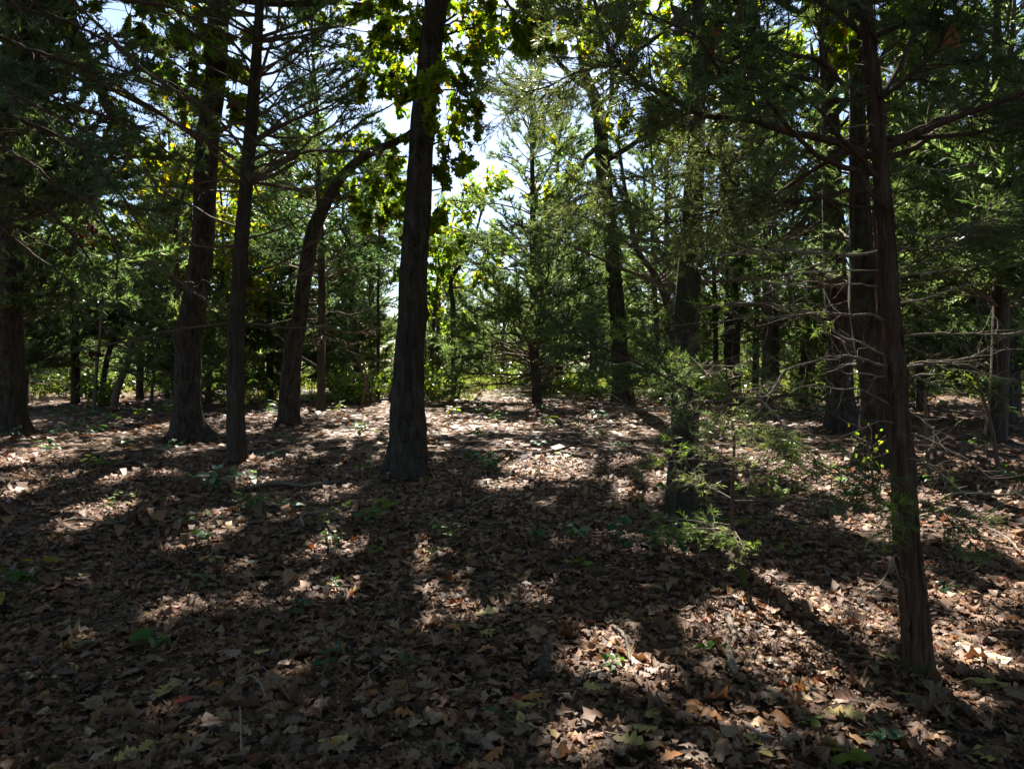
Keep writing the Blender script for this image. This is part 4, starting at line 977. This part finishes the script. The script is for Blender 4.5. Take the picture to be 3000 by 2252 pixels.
for px, py, kind, size in [(2062,1826,'red',.07),(600,1645,'orange',.16),(640,1590,'orange',.15),(520,1700,'yellow',.11),(555,1735,'yellow',.09),(480,1890,'yellow',.15),(495,2035,'yellow',.17),(545,2005,'pale',.15),
    (540,2070,'red',.08),(1545,2130,'yellow',.15),(1535,2075,'yellow',.12),(1505,2065,'red',.10),(1425,1810,'yellow',.15),(1330,1850,'orange',.12),(1450,1665,'tan',.15),(1338,1700,'orange',.09),(1150,1920,'tan',.14),
    (1130,1945,'orange',.09),(2470,2110,'yellow',.15),(2890,1925,'pale',.22),(2860,1880,'tan',.18),(2290,2120,'orange',.15),(2350,2110,'tan',.14),(2240,2055,'tan',.14),(2740,2050,'tan',.17),(2900,2010,'yellow',.16),
    (2440,1835,'orange',.13),(2260,1750,'red',.09),(2940,1705,'red',.07),(1840,2190,'yellow',.12),(2030,2080,'orange',.13),(2080,2110,'orange',.12),(2210,2190,'yellow',.09),(2245,2220,'yellow',.09),(2150,2155,'tan',.12),
    (1690,2240,'red',.06),(1800,1835,'tan',.12),(1740,2030,'yellow',.10),(1910,2110,'yellow',.09),(1890,2150,'yellow',.10),(1960,2240,'orange',.12),(880,1975,'orange',.11),(210,1870,'tan',.16),(180,1840,'tan',.14),(620,2130,'tan',.15),(640,1640,'yellow',.13)]:
    fallen(px, py, kind, size)
for k in range(254):
    py = 2240 - 620 * RNG.random() ** 1.3; px = RNG.uniform(20, 2980)
    fallen(px, py, RNG.choice(['brown', 'tan', 'dark', 'yellow', 'orange', 'pale'], p=[.40, .30, .16, .05, .05, .04]), RNG.uniform(0.06, 0.115))

# ------------------------------------------------------------------ fallen branches and sticks
def stick(trace, label, lift=0.02, mat=None, name='fallen_branch', twigs=0, cat='branch', segs=8, rough=0.2):
    pts = [on_ground(x, y) for x, y, w in trace]
    rad = [max(w / 2 / FPX * p[1], 0.0015) for p, (x, y, w) in zip(pts, trace)]
    pts = [p + np.array([0, 0, lift + r * 0.6]) for p, r in zip(pts, rad)]
    pp, rr = resample(pts, rad, max(min(rad) * 2.5, 0.015))
    pp = pp + RNG.normal(size=pp.shape) * rr[:, None] * rough; rr = rr * (1 + 0.1 * RNG.normal(size=rr.shape)); rr[0] *= 0.4; rr[-1] *= 0.3
    A = Acc(); A.add(*tubes(pp, rr, segs), (0, 0, 0))
    org = pts[0] * np.array([1, 1, 0]) + np.array([0, 0, float(ground_h(pts[0][0], pts[0][1]))])
    o = A.build(name, mat or M_DEAD2, None, org)
    o['label'] = label; o['category'] = cat
    if twigs:
        T = Acc(); s = RNG.uniform(0.2, 1, twigs); p, t = along(pp[None], np.zeros(twigs, int), s)
        q = curves(p, nrm(t + perp(t) + np.array([0, 0, 0.2])), RNG.uniform(0.06, 0.3, twigs), 5, (0, 0, -0.1), 0.2)
        T.add(*tubes(q, rr.mean() * 0.35 * np.linspace(1, .4, 5)[None] * np.ones((twigs, 1)), 4), (0, 0, 0)); T.build('twig', mat or M_DEAD2, o, org)
    return o
stick([(1262,1338,6),(1360,1324,9),(1429,1329,11),(1497,1329,13),(1565,1339,13),(1633,1329,13),(1678,1338,10),(1769,1347,6)], 'long crooked fallen branch lying across the sunlit clearing', twigs=6)
stick([(2127,1812,20),(2140,1845,20),(2154,1884,19),(2148,1900,14)], 'grey broken stick lying just above the lichen-covered one', 0.03)
stick([(2124,1895,20),(2136,1934,21),(2146,1965,22),(2154,1997,20)], 'pale lichen-covered broken stick on the sunny leaf litter', 0.03, M_DEAD)
stick([(1604,1885,34),(1600,1920,38),(1592,1960,38),(1588,2000,30)], 'short rotten log piece sunk in the shaded leaf litter', 0.0, M_OAK2, name='rotten_log', cat='log', segs=14, rough=0.22)
stick([(1765,2140,22),(1800,2180,26),(1845,2245,30)], 'dark fallen log end poking out of the leaf litter', 0.0, M_OAK2, name='fallen_log', cat='log', segs=12, rough=0.22)
stick([(1790,1850,10),(1820,1870,11),(1838,1910,10),(1846,1955,8)], 'bent weathered stick leading down to the leaf litter near the seedling', 0.03, twigs=3)
stick([(1735,1968,7),(1715,1990,8),(1698,2020,6)], 'short grey stick beside the rotten log piece', 0.03)
stick([(1688,2040,6),(1680,2060,7),(1675,2080,5)], 'tiny dark stick below the short grey stick', 0.03)
stick([(2690,1530,7),(2740,1518,11),(2791,1500,9)], 'bleached stick lying in the sun behind the shaggy red cedar', 0.05, M_DEAD)
stick([(1380,1490,4),(1420,1470,5),(1455,1455,4)], 'thin straight twig pointing towards the long fallen branch', 0.03, M_DEAD)
stick([(890,1560,6),(905,1520,8),(960,1515,8),(1010,1530,6)], 'forked dry stick beside the pale three-leaved seedling', 0.05, M_DEAD, twigs=4)
stick([(460,1320,5),(490,1330,7),(505,1340,6)], 'small stick in the sun at the foot of the leaning oak', 0.03)
stick([(1310,1160,5),(1325,1175,7),(1345,1195,6)], 'slanting dead stick near the slender crooked oak', 0.04, M_DEAD)
stick([(955,1570,7),(963,1600,8),(970,1640,6)], 'short stick standing out in the bright patch of litter', 0.06, M_DEAD)
stick([(780,2080,5),(760,2030,6),(735,2010,6),(640,2090,4)], 'curved pale twig lying on dark leaf litter', 0.05, M_DEAD)
stick([(708,2250,6),(706,2180,6),(704,2110,5)], 'slim straight stalk lying lengthwise on dark litter', 0.06, M_DEAD)
stick([(580,2215,7),(600,2195,8),(612,2175,6)], 'grey forked stick end among dark leaves', 0.05, M_DEAD)
stick([(2880,1560,4),(2940,1590,5),(2990,1640,4)], 'thin curved twig on the slope past the shaggy red cedar', 0.06, M_DEAD)
stick([(2180,2160,6),(2220,2185,8),(2280,2200,6)], 'dry stick half covered by sunny needles', 0.05, M_DEAD)
stick([(2270,1732,4),(2310,1732,5),(2360,1734,3)], 'straight pale straw on the shaded litter by the young cedar', 0.05, M_DEAD)
stick([(720,1440,8),(800,1425,12),(900,1432,12),(1000,1418,8)], 'mossy fallen limb between the straight cedar and the tall oak', 0.03, twigs=8)
stick([(300,1380,6),(380,1360,10),(470,1372,9),(540,1362,5)], 'dark fallen limb in the shade before the leaning oak', 0.03, twigs=6)
stick([(2050,1405,5),(2130,1385,9),(2230,1390,9),(2330,1368,5)], 'weathered fallen limb lying between the mossy and broad oaks', 0.04, twigs=10)
stick([(2740,1480,5),(2830,1455,9),(2930,1462,8),(3010,1440,5)], 'half-buried limb on the slope beneath the slanting bare sapling', 0.04, M_DEAD, twigs=8)
stick([(1700,1270,5),(1790,1258,8),(1870,1262,5)], 'short fallen limb near the foot of the thick leaning oak', 0.04, twigs=5)
stick([(120,1560,5),(220,1535,9),(330,1545,7),(410,1520,4)], 'bare branch lying in deep shade near the leafy green plant', 0.04, twigs=8)
def grass_stem(trace_px, label, h):
    b = on_ground(*trace_px[0]); m = len(trace_px)
    pts = [P(x, y, b[1] - 0.02 * k) for k, (x, y) in enumerate(trace_px)]; pts[0][2] = b[2]
    pp, rr = resample(pts, np.linspace(0.0022, 0.0008, m), 0.02)
    A = Acc(); A.add(*tubes(pp, rr, 4), (0, 0, 0)); o = A.build('dry_grass_stem', M_DEAD, None, b); o['label'] = label; o['category'] = 'grass stem'; o['group'] = 'dry grass stems'
for tr in [[(1045,2000),(1130,1935),(1210,1895),(1290,1880),(1400,1884)], [(1070,1850),(1110,1780),(1140,1720),(1170,1670)], [(1090,1860),(1125,1770),(1160,1700)], [(1000,2180),(1080,2185),(1150,2215),(1210,2260)], [(320,1700),(345,1600),(365,1565),(340,1545)], [(870,2080),(800,1980),(720,1920),(640,1895)]]:
    grass_stem(tr, 'arching dry straw-coloured grass stem over the leaf litter', 0)

# ------------------------------------------------------------------ seedlings
HM = {k: leaf_mat(k + '_seedling_leaf', fixed=c, trans=t, tcol=(1.4, 1.4, .5), rough=r, spec=0.3) for k, c, t, r in [('green', (0.06, 0.13, 0.03), 0.4, 0.4), ('deep', (0.025, 0.07, 0.028), 0.25, 0.3), ('lime', (0.16, 0.22, 0.03), 0.5, 0.45), ('pale', (0.16, 0.27, 0.16), 0.3, 0.35), ('yellow', (0.36, 0.28, 0.03), 0.5, 0.5)]}
HV = {k: leaf_variants('ovate', 3, (-0.2, 0.4), (0.25, 0.15), (0, 0.1), k + '_leaf', m, 1.0) for k, m in HM.items()}
HO = {k: leaf_variants('oak', 3, (-0.2, 0.4), (0.15, 0.15), (0, 0.1), k + '_oak_leaf', m, 1.0) for k, m in HM.items()}
M_STEM = leaf_mat('green_stem', fixed=(0.10, 0.09, 0.03), trans=0, rough=0.6)
def seedling(px, py, n, size, hue, height, label, group=None, spread=0.06, oaky=False, mix=None):
    b = on_ground(px, py)
    r = thing('seedling', label, 'seedling', b, group)
    ns = max(1, n // 5)
    A = Acc(); stems = []
    for k in range(ns):
        d = nrm(np.array([RNG.normal() * 0.35, RNG.normal() * 0.35, 1.0]))
        q = curves(b - np.array([0, 0, 0.02]) + np.array([RNG.normal() * spread * .5, RNG.normal() * spread * .5, 0]) * (k > 0), d, height * RNG.uniform(0.8, 1.2), 7, (RNG.normal() * .3, RNG.normal() * .3, 0), 0.08)
        A.add(*tubes(q, np.linspace(0.0022, 0.0012, 7)[None], 5)); stems.append(q)
    q = np.concatenate(stems)
    bi = RNG.integers(0, ns, n); s = RNG.uniform(0.5, 1, n); p, t = along(q, bi, s)
    az = RNG.uniform(0, 6.28) + np.arange(n) * 2.4
    d = np.stack([np.cos(az), np.sin(az), RNG.normal(0.0, 0.25, n)], -1)
    pet = RNG.uniform(0.2, 0.6, n) * spread
    c0 = p + nrm(d) * pet[:, None]
    A.add(*tubes(np.stack([p, p * .5 + c0 * .5 + [0, 0, .004], c0], 1), 0.0012 * np.ones((n, 3)), 3))
    A.build('stem', M_STEM, r, b)
    for k in range(n):
        sz = size * RNG.uniform(0.7, 1.2)
        hk = hue if (mix is None or RNG.random() > 0.3) else mix
        me = (HO if oaky else HV)[hk][RNG.integers(3)]
        place_leaf(me, r, b, c0[k] + nrm(d[k]) * sz * 0.48, d[k] + np.array([0, 0, -0.15]), np.array([RNG.normal() * .3, RNG.normal() * .3 - 0.15, 1.0]), sz)
seedling(655,1425,36,0.13,'pale',0.26,'glossy leafy clump at the foot of the straight cedar', spread=0.28, mix='deep')  # pale leaf colour stands in for skylight caught on dark glossy leaves
seedling(775,1345,9,0.12,'deep',0.22,'small glossy seedling on the clearing side of the straight cedar', spread=0.12)
seedling(858,1520,4,0.11,'pale',0.22,'pale three-leaved seedling catching the sun beside the forked stick', spread=0.05)
seedling(975,1535,10,0.07,'lime',0.2,'yellowing seedling beside the forked dry stick', mix='yellow', spread=0.12)
seedling(1115,1640,6,0.085,'lime',0.16,'lime green seedling with drooping round leaves', mix='green')
seedling(1288,1640,5,0.07,'lime',0.13,'bright green-yellow seedling at the edge of a sunlit patch', mix='yellow')
seedling(1300,1570,4,0.09,'green',0.12,'low green seedling in front of the tall straight oak')
seedling(1700,1600,7,0.09,'green',0.16,'blue-green seedling with one shiny upright leaf', mix='pale')
seedling(1715,1665,6,0.07,'lime',0.10,'small yellow-green seedling in deep shade below the blue-green one')
seedling(1860,1610,22,0.10,'deep',0.3,'dense dark shrubby seedling left of the mossy oak foot', spread=0.25)
seedling(1990,1600,14,0.10,'deep',0.25,'dark leafy seedling hugging the foot of the slim mossy oak', spread=0.2)
seedling(1560,1590,7,0.09,'green',0.18,'tall thin seedling with limp green leaves in shade')
seedling(95,1760,14,0.11,'green',0.32,'leafy green plant with one yellow leaf in the dark litter', mix='yellow', spread=0.2)
seedling(600,1725,6,0.075,'green',0.10,'five-fingered green seedling next to a yellow fallen leaf', spread=0.03)
seedling(565,1610,8,0.08,'green',0.18,'blue-green seedling beside the upright orange leaf', mix='pale')
seedling(450,1900,5,0.11,'green',0.07,'large-leaved green seedling touching a yellow oak leaf', spread=0.03)
seedling(250,1900,5,0.07,'deep',0.07,'low dark seedling among shaded brown leaves')
seedling(965,1720,10,0.045,'green',0.10,'tiny fine-leaved seedling with small round leaves', mix='yellow')
seedling(1195,1950,12,0.035,'green',0.07,'tiny ferny green sprig on the tan litter')
seedling(1785,1975,6,0.06,'green',0.10,'compound-leaved green seedling near the bent weathered stick')
seedling(2080,1915,5,0.075,'green',0.07,'bright green seedling beside the pale broken stick', mix='lime')
seedling(2470,2225,7,0.075,'lime',0.10,'bright lime seedling with pointed leaves in the sunniest litter', spread=0.04, mix='yellow')
seedling(2555,2160,10,0.06,'pale',0.08,'grey-green shiny seedling beside the bright lime one', mix='deep')
seedling(2385,2125,5,0.05,'lime',0.10,'slim yellow-green sprout beside curled orange leaves')
seedling(1285,2220,4,0.10,'deep',0.05,'broad dark leaf pair pressed on shaded litter')
seedling(940,1955,8,0.06,'deep',0.14,'dark seedling with narrow leaves beside a tan oak leaf')
seedling(880,1800,6,0.06,'deep',0.10,'dull green seedling in the dark middle litter')
seedling(1480,2110,4,0.05,'green',0.05,'small green sprout beside a yellow oak leaf')
seedling(2720,1440,14,0.08,'green',0.32,'leafy seedling on the slope behind the shaggy red cedar', mix='lime', spread=0.2)
seedling(2300,1320,14,0.10,'lime',0.28,'sunlit leafy seedling in front of the broad dark oak', mix='green', spread=0.2)
seedling(2780,1740,6,0.07,'deep',0.12,'dark green seedling in shade beyond the red cedar foot')
for px, py, n, s, hue, h in [(1318,1222,12,.16,'lime',.35),(1610,1212,9,.14,'pale',.3),(1450,1240,9,.13,'green',.25),(1485,1222,7,.13,'lime',.25),(1605,1262,14,.15,'lime',.35),(1570,1310,8,.12,'pale',.15),(1655,1345,7,.10,'lime',.12),(1755,1232,12,.15,'pale',.3),(1400,1215,7,.13,'green',.25),
    (1050,1280,16,.12,'green',.3),(1115,1275,8,.11,'lime',.15),(1380,1360,12,.11,'green',.22),(1840,1330,12,.10,'green',.3),(1960,1300,14,.10,'lime',.35),(1680,1260,8,.12,'green',.25),(830,1300,10,.11,'green',.25),(420,1225,14,.16,'lime',.3),(330,1240,10,.15,'green',.3),(500,1215,14,.16,'lime',.35),
    (180,1225,16,.14,'green',.35),(260,1290,14,.12,'green',.3),(375,1310,10,.10,'green',.2),(700,1210,16,.16,'lime',.4),(760,1195,18,.18,'lime',.45),(800,1210,12,.15,'green',.4),(990,1215,14,.15,'lime',.4),(60,1290,14,.12,'deep',.35),(120,1330,12,.11,'deep',.25),(2860,1330,14,.10,'green',.35),(2950,1420,12,.09,'green',.3),(2230,1290,10,.11,'lime',.3),(2640,1420,10,.08,'green',.3)]:
    seedling(px, py, n, s, hue, h, {'lime': 'sunlit lime-green seedling on the middle leaf litter', 'green': 'mid-green seedling on the middle leaf litter', 'pale': 'pale silvery seedling on the middle leaf litter', 'deep': 'dark seedling at the foot of the massive oak'}[hue], hue + ' seedlings scattered over the middle litter', spread=0.15)

for k in range(46):
    px = RNG.uniform(40, 2960); py = 1215 + 420 * RNG.random() ** 1.6
    hue = RNG.choice(['lime', 'green', 'pale'], p=[.35, .5, .15])
    d = on_ground(px, py)[1]
    seedling(px, py, int(RNG.integers(6, 14)), RNG.uniform(0.06, 0.10) if d < 8 else RNG.uniform(0.09, 0.14), hue, RNG.uniform(0.12, 0.3), {'lime': 'sunlit lime-green seedling on the middle leaf litter', 'green': 'mid-green seedling on the middle leaf litter', 'pale': 'pale silvery seedling on the middle leaf litter'}[hue], hue + ' seedlings scattered over the middle litter', spread=0.13)

for px, py, Yd, kind, sz in [(2085,115,3.2,'orange',.15),(2105,80,3.25,'red',.12),(2165,40,3.3,'orange',.12),(2805,95,3.2,'orange',.13),(1985,50,3.0,'dark',.16),(2195,215,3.4,'red',.08)]:
    q = P(px, py, Yd)
    o = place_leaf(FLV[kind][RNG.integers(5)], None, (0, 0, 0), q, nrm(np.array([RNG.normal() * .4, RNG.normal() * .3, -1.0])), nrm(np.array([RNG.normal() * .5, -1.0, 0.3])), sz, 'snagged_leaf')
    o['label'] = {'orange': 'orange dead oak leaf snagged in the boughs of the shaggy red cedar', 'red': 'red dead oak leaf snagged in the boughs of the shaggy red cedar', 'dark': 'dark brown dead oak leaf snagged high in the red cedar'}[kind]; o['category'] = 'leaf'
    if kind != 'dark': o['group'] = kind + ' leaves snagged in the red cedar'
for (px, py, n, sx, sz_), lab in [((212,574,60,.13,.16), 'upper dark clump of dead leaves hanging from a bare limb of the massive oak'), ((238,655,45,.10,.15), 'lower dark clump of dead leaves hanging under the upper clump')]:
    c = P(px, py, 13.4); A = Acc()
    V, F, rep_ = leaves(c + RNG.normal(size=(n, 3)) * [sx * 1.4, .12, sz_ * 1.4], nrm(rand_dir(n) + [0, 0, -1.0]), rand_dir(n), 0.17 * RNG.uniform(.7, 1.3, n), 'oak5', 1, RNG.normal(0, .8, n)); A.add(V, F, colvar(n, (.05, .028, .018), rep_)); o = A.build('dead_leaf_clump', M_LITTER, None, c, smooth=False); o['label'] = lab; o['category'] = 'dead leaves'

# ------------------------------------------------------------------ saplings
def sapling(trace, label, Y=None, leaf=None, twigs=10, dead=0, name='sapling'):
    b = on_ground(trace[0][0], trace[0][1]) if Y is None else P(trace[0][0], trace[0][1], Y)
    b[2] = float(ground_h(b[0], b[1]))
    r = thing(name, label, 'sapling', b)
    pts = [b - [0, 0, .1]] + [P(x, y, b[1]) for x, y, w in trace]; pts[1] = b.copy()
    rad = [trace[0][2] / 2 / FPX * b[1]] + [w / 2 / FPX * b[1] for x, y, w in trace]
    pp, rr = resample(pts, rad, 0.06)
    A = Acc(); A.add(*tubes(pp, rr, 8), (0, 0, 0)); A.build('trunk', M_TWIG, r, b)
    s = RNG.uniform(0.3, 1, twigs); p, t = along(pp[None], np.zeros(twigs, int), s)
    q = curves(p, nrm(t * .5 + perp(t) + [0, 0, .2]), RNG.uniform(0.2, 0.7, twigs) * b[1] / 12, 6, (0, 0, .1), 0.15)
    for k in range(twigs):
        A = Acc(); A.add(*tubes(q[k], np.linspace(0.006, 0.002, 6), 5), (0, 0, 0)); A.build('branch', M_TWIG, r, b)
    if leaf:
        n, size, gold = leaf
        p, t = along(q, RNG.integers(0, twigs, n), RNG.uniform(.3, 1, n))
        V, F, rep = leaves(p + RNG.normal(size=p.shape) * .05, rand_dir(n), rand_dir(n) + [0, 0, .8], size * RNG.uniform(.7, 1.2, n), 'oak5'); A = Acc(); A.add(V, F, oak_cols(n, rep, gold)); A.build('foliage', M_LEAF, r, b, kind='stuff', smooth=False)
    if dead:
        c = P(280, 1039, b[1]); n = dead
        V, F, rep = leaves(c + RNG.normal(size=(n, 3)) * [.17, .1, .06], nrm(rand_dir(n) + [0, 0, -.5]), rand_dir(n), 0.13, 'oak5', 1, RNG.normal(0, 1, n)); A = Acc(); A.add(V, F, colvar(n, (.07, .035, .02), rep)); A.build('dead_leaf_clump', M_LEAF, r, b, kind='stuff', smooth=False)
    return r
sapling([(276,1204,11),(280,1120,10),(286,1040,9),(294,976,8),(298,880,6)], 'thin sapling holding a dark clump of dead leaves', dead=60)
sapling([(335,1160,22),(350,1120,20),(366,1085,18),(385,1000,12)], 'leaning sapling among the hazy cedars', Y=22, twigs=12)
sapling([(445,1178,9),(450,1100,8),(460,1040,7),(474,980,5)], 'wispy bare sapling behind the leaning oak foot', twigs=14)
sapling([(2723,1408,14),(2718,1330,13),(2712,1240,11),(2710,1143,8)], 'straight leafless sapling on the outer side of the shaggy red cedar', twigs=10)
sapling([(2927,1402,13),(2918,1330,12),(2904,1247,11),(2877,1157,9),(2827,1003,6)], 'slanting bare sapling leaning over the shaded slope', twigs=16)
sapling([(1090,1180,7),(1070,1120,6),(1045,1050,5),(1020,1000,4)], 'arching bramble stem at the meadow edge beside the spindly pole', Y=25, twigs=16)
sapling([(1060,1185,7),(1075,1110,6),(1055,1040,5)], 'second arching bramble stem leaning over the first', Y=23, twigs=16)
sapling([(2560,1470,8),(2555,1380,7),(2540,1290,6)], 'twiggy sapling in front of the rough grey oak', twigs=14, leaf=(40, .06, .1))

# ------------------------------------------------------------------ meadow and undergrowth
A = Acc()
for y0, y1, rho, hh, w in [(26, 40, 34, 0.45, 0.018), (40, 64, 18, 0.6, 0.03)]:
    x, y = scatter(y0, y1, rho, 0.8, 2); n = len(x)
    m = vnoise(x / 2.5, y / 2.5) > (0.55 if y0 < 30 else 0.25); x, y = x[m], y[m]; n = len(x)
    st = np.stack([x, y, ground_h(x, y) - 0.02], -1)
    V, F = blades(st, nrm(np.stack([RNG.normal(0, .3, n), RNG.normal(0, .3, n), np.ones(n)], -1)), hh * RNG.uniform(.5, 1.4, n), w * RNG.uniform(.6, 1.6, n))
    c = np.where(RNG.random((n, 1)) < 0.45, np.array([[0.28, 0.27, 0.11]]), np.array([[0.15, 0.21, 0.05]])) * (1 + .25 * RNG.normal(size=(n, 1)))
    A.add(V, F, np.repeat(np.clip(c, .01, .6), 3, axis=0))
A.build('meadow_grass', M_GRASS, kind='stuff', smooth=False)
o = bpy.data.objects['meadow_grass']; o['label'] = 'tall sunlit yellow-green grass of the open meadow'; o['category'] = 'grass'
def shrub(x, y, R, H, n, hue, label, group, size=0.09):
    b = np.array([x, y, float(ground_h(x, y))])
    r = thing('shrub', label, 'shrub', b, group)
    m = 16
    a = RNG.uniform(0, 6.28, m)
    q = curves(np.repeat(b[None], m, 0), np.stack([np.cos(a) * .5, np.sin(a) * .5, np.ones(m)], -1), H * RNG.uniform(.7, 1.2, m), 7, np.stack([np.cos(a) * R / H, np.sin(a) * R / H, -np.ones(m) * .3], -1), 0.1)
    A = Acc(); A.add(*ribbons(q, .008), (0, 0, 0)); A.build('stem', M_TWIG, r, b)
    p, t = along(q, RNG.integers(0, m, n), RNG.uniform(.25, 1, n)); p = p + RNG.normal(size=p.shape) * .12
    V, F, rep = leaves(p, rand_dir(n), rand_dir(n) + [0, 0, 1.2], size * RNG.uniform(.7, 1.3, n), 'kite', 1.1, RNG.normal(0, .4, n)); A = Acc(); A.add(V, F, colvar(n, hue, rep, .25, .12)); A.build('foliage', M_HERB, r, b, kind='stuff', smooth=False)
for i in range(84):
    y = RNG.uniform(22, 40); x = RNG.uniform(-.75, .72) * y
    if -2.5 < x < 3 and y < 28: continue
    shrub(x, y, RNG.uniform(.5, 1.0), RNG.uniform(.6, 1.9), 420, (0.15, 0.21, 0.035) if i % 2 else (0.11, 0.16, 0.03), 'low sunlit leafy shrub at the edge of the wood', 'low shrubs at the wood edge', 0.13)
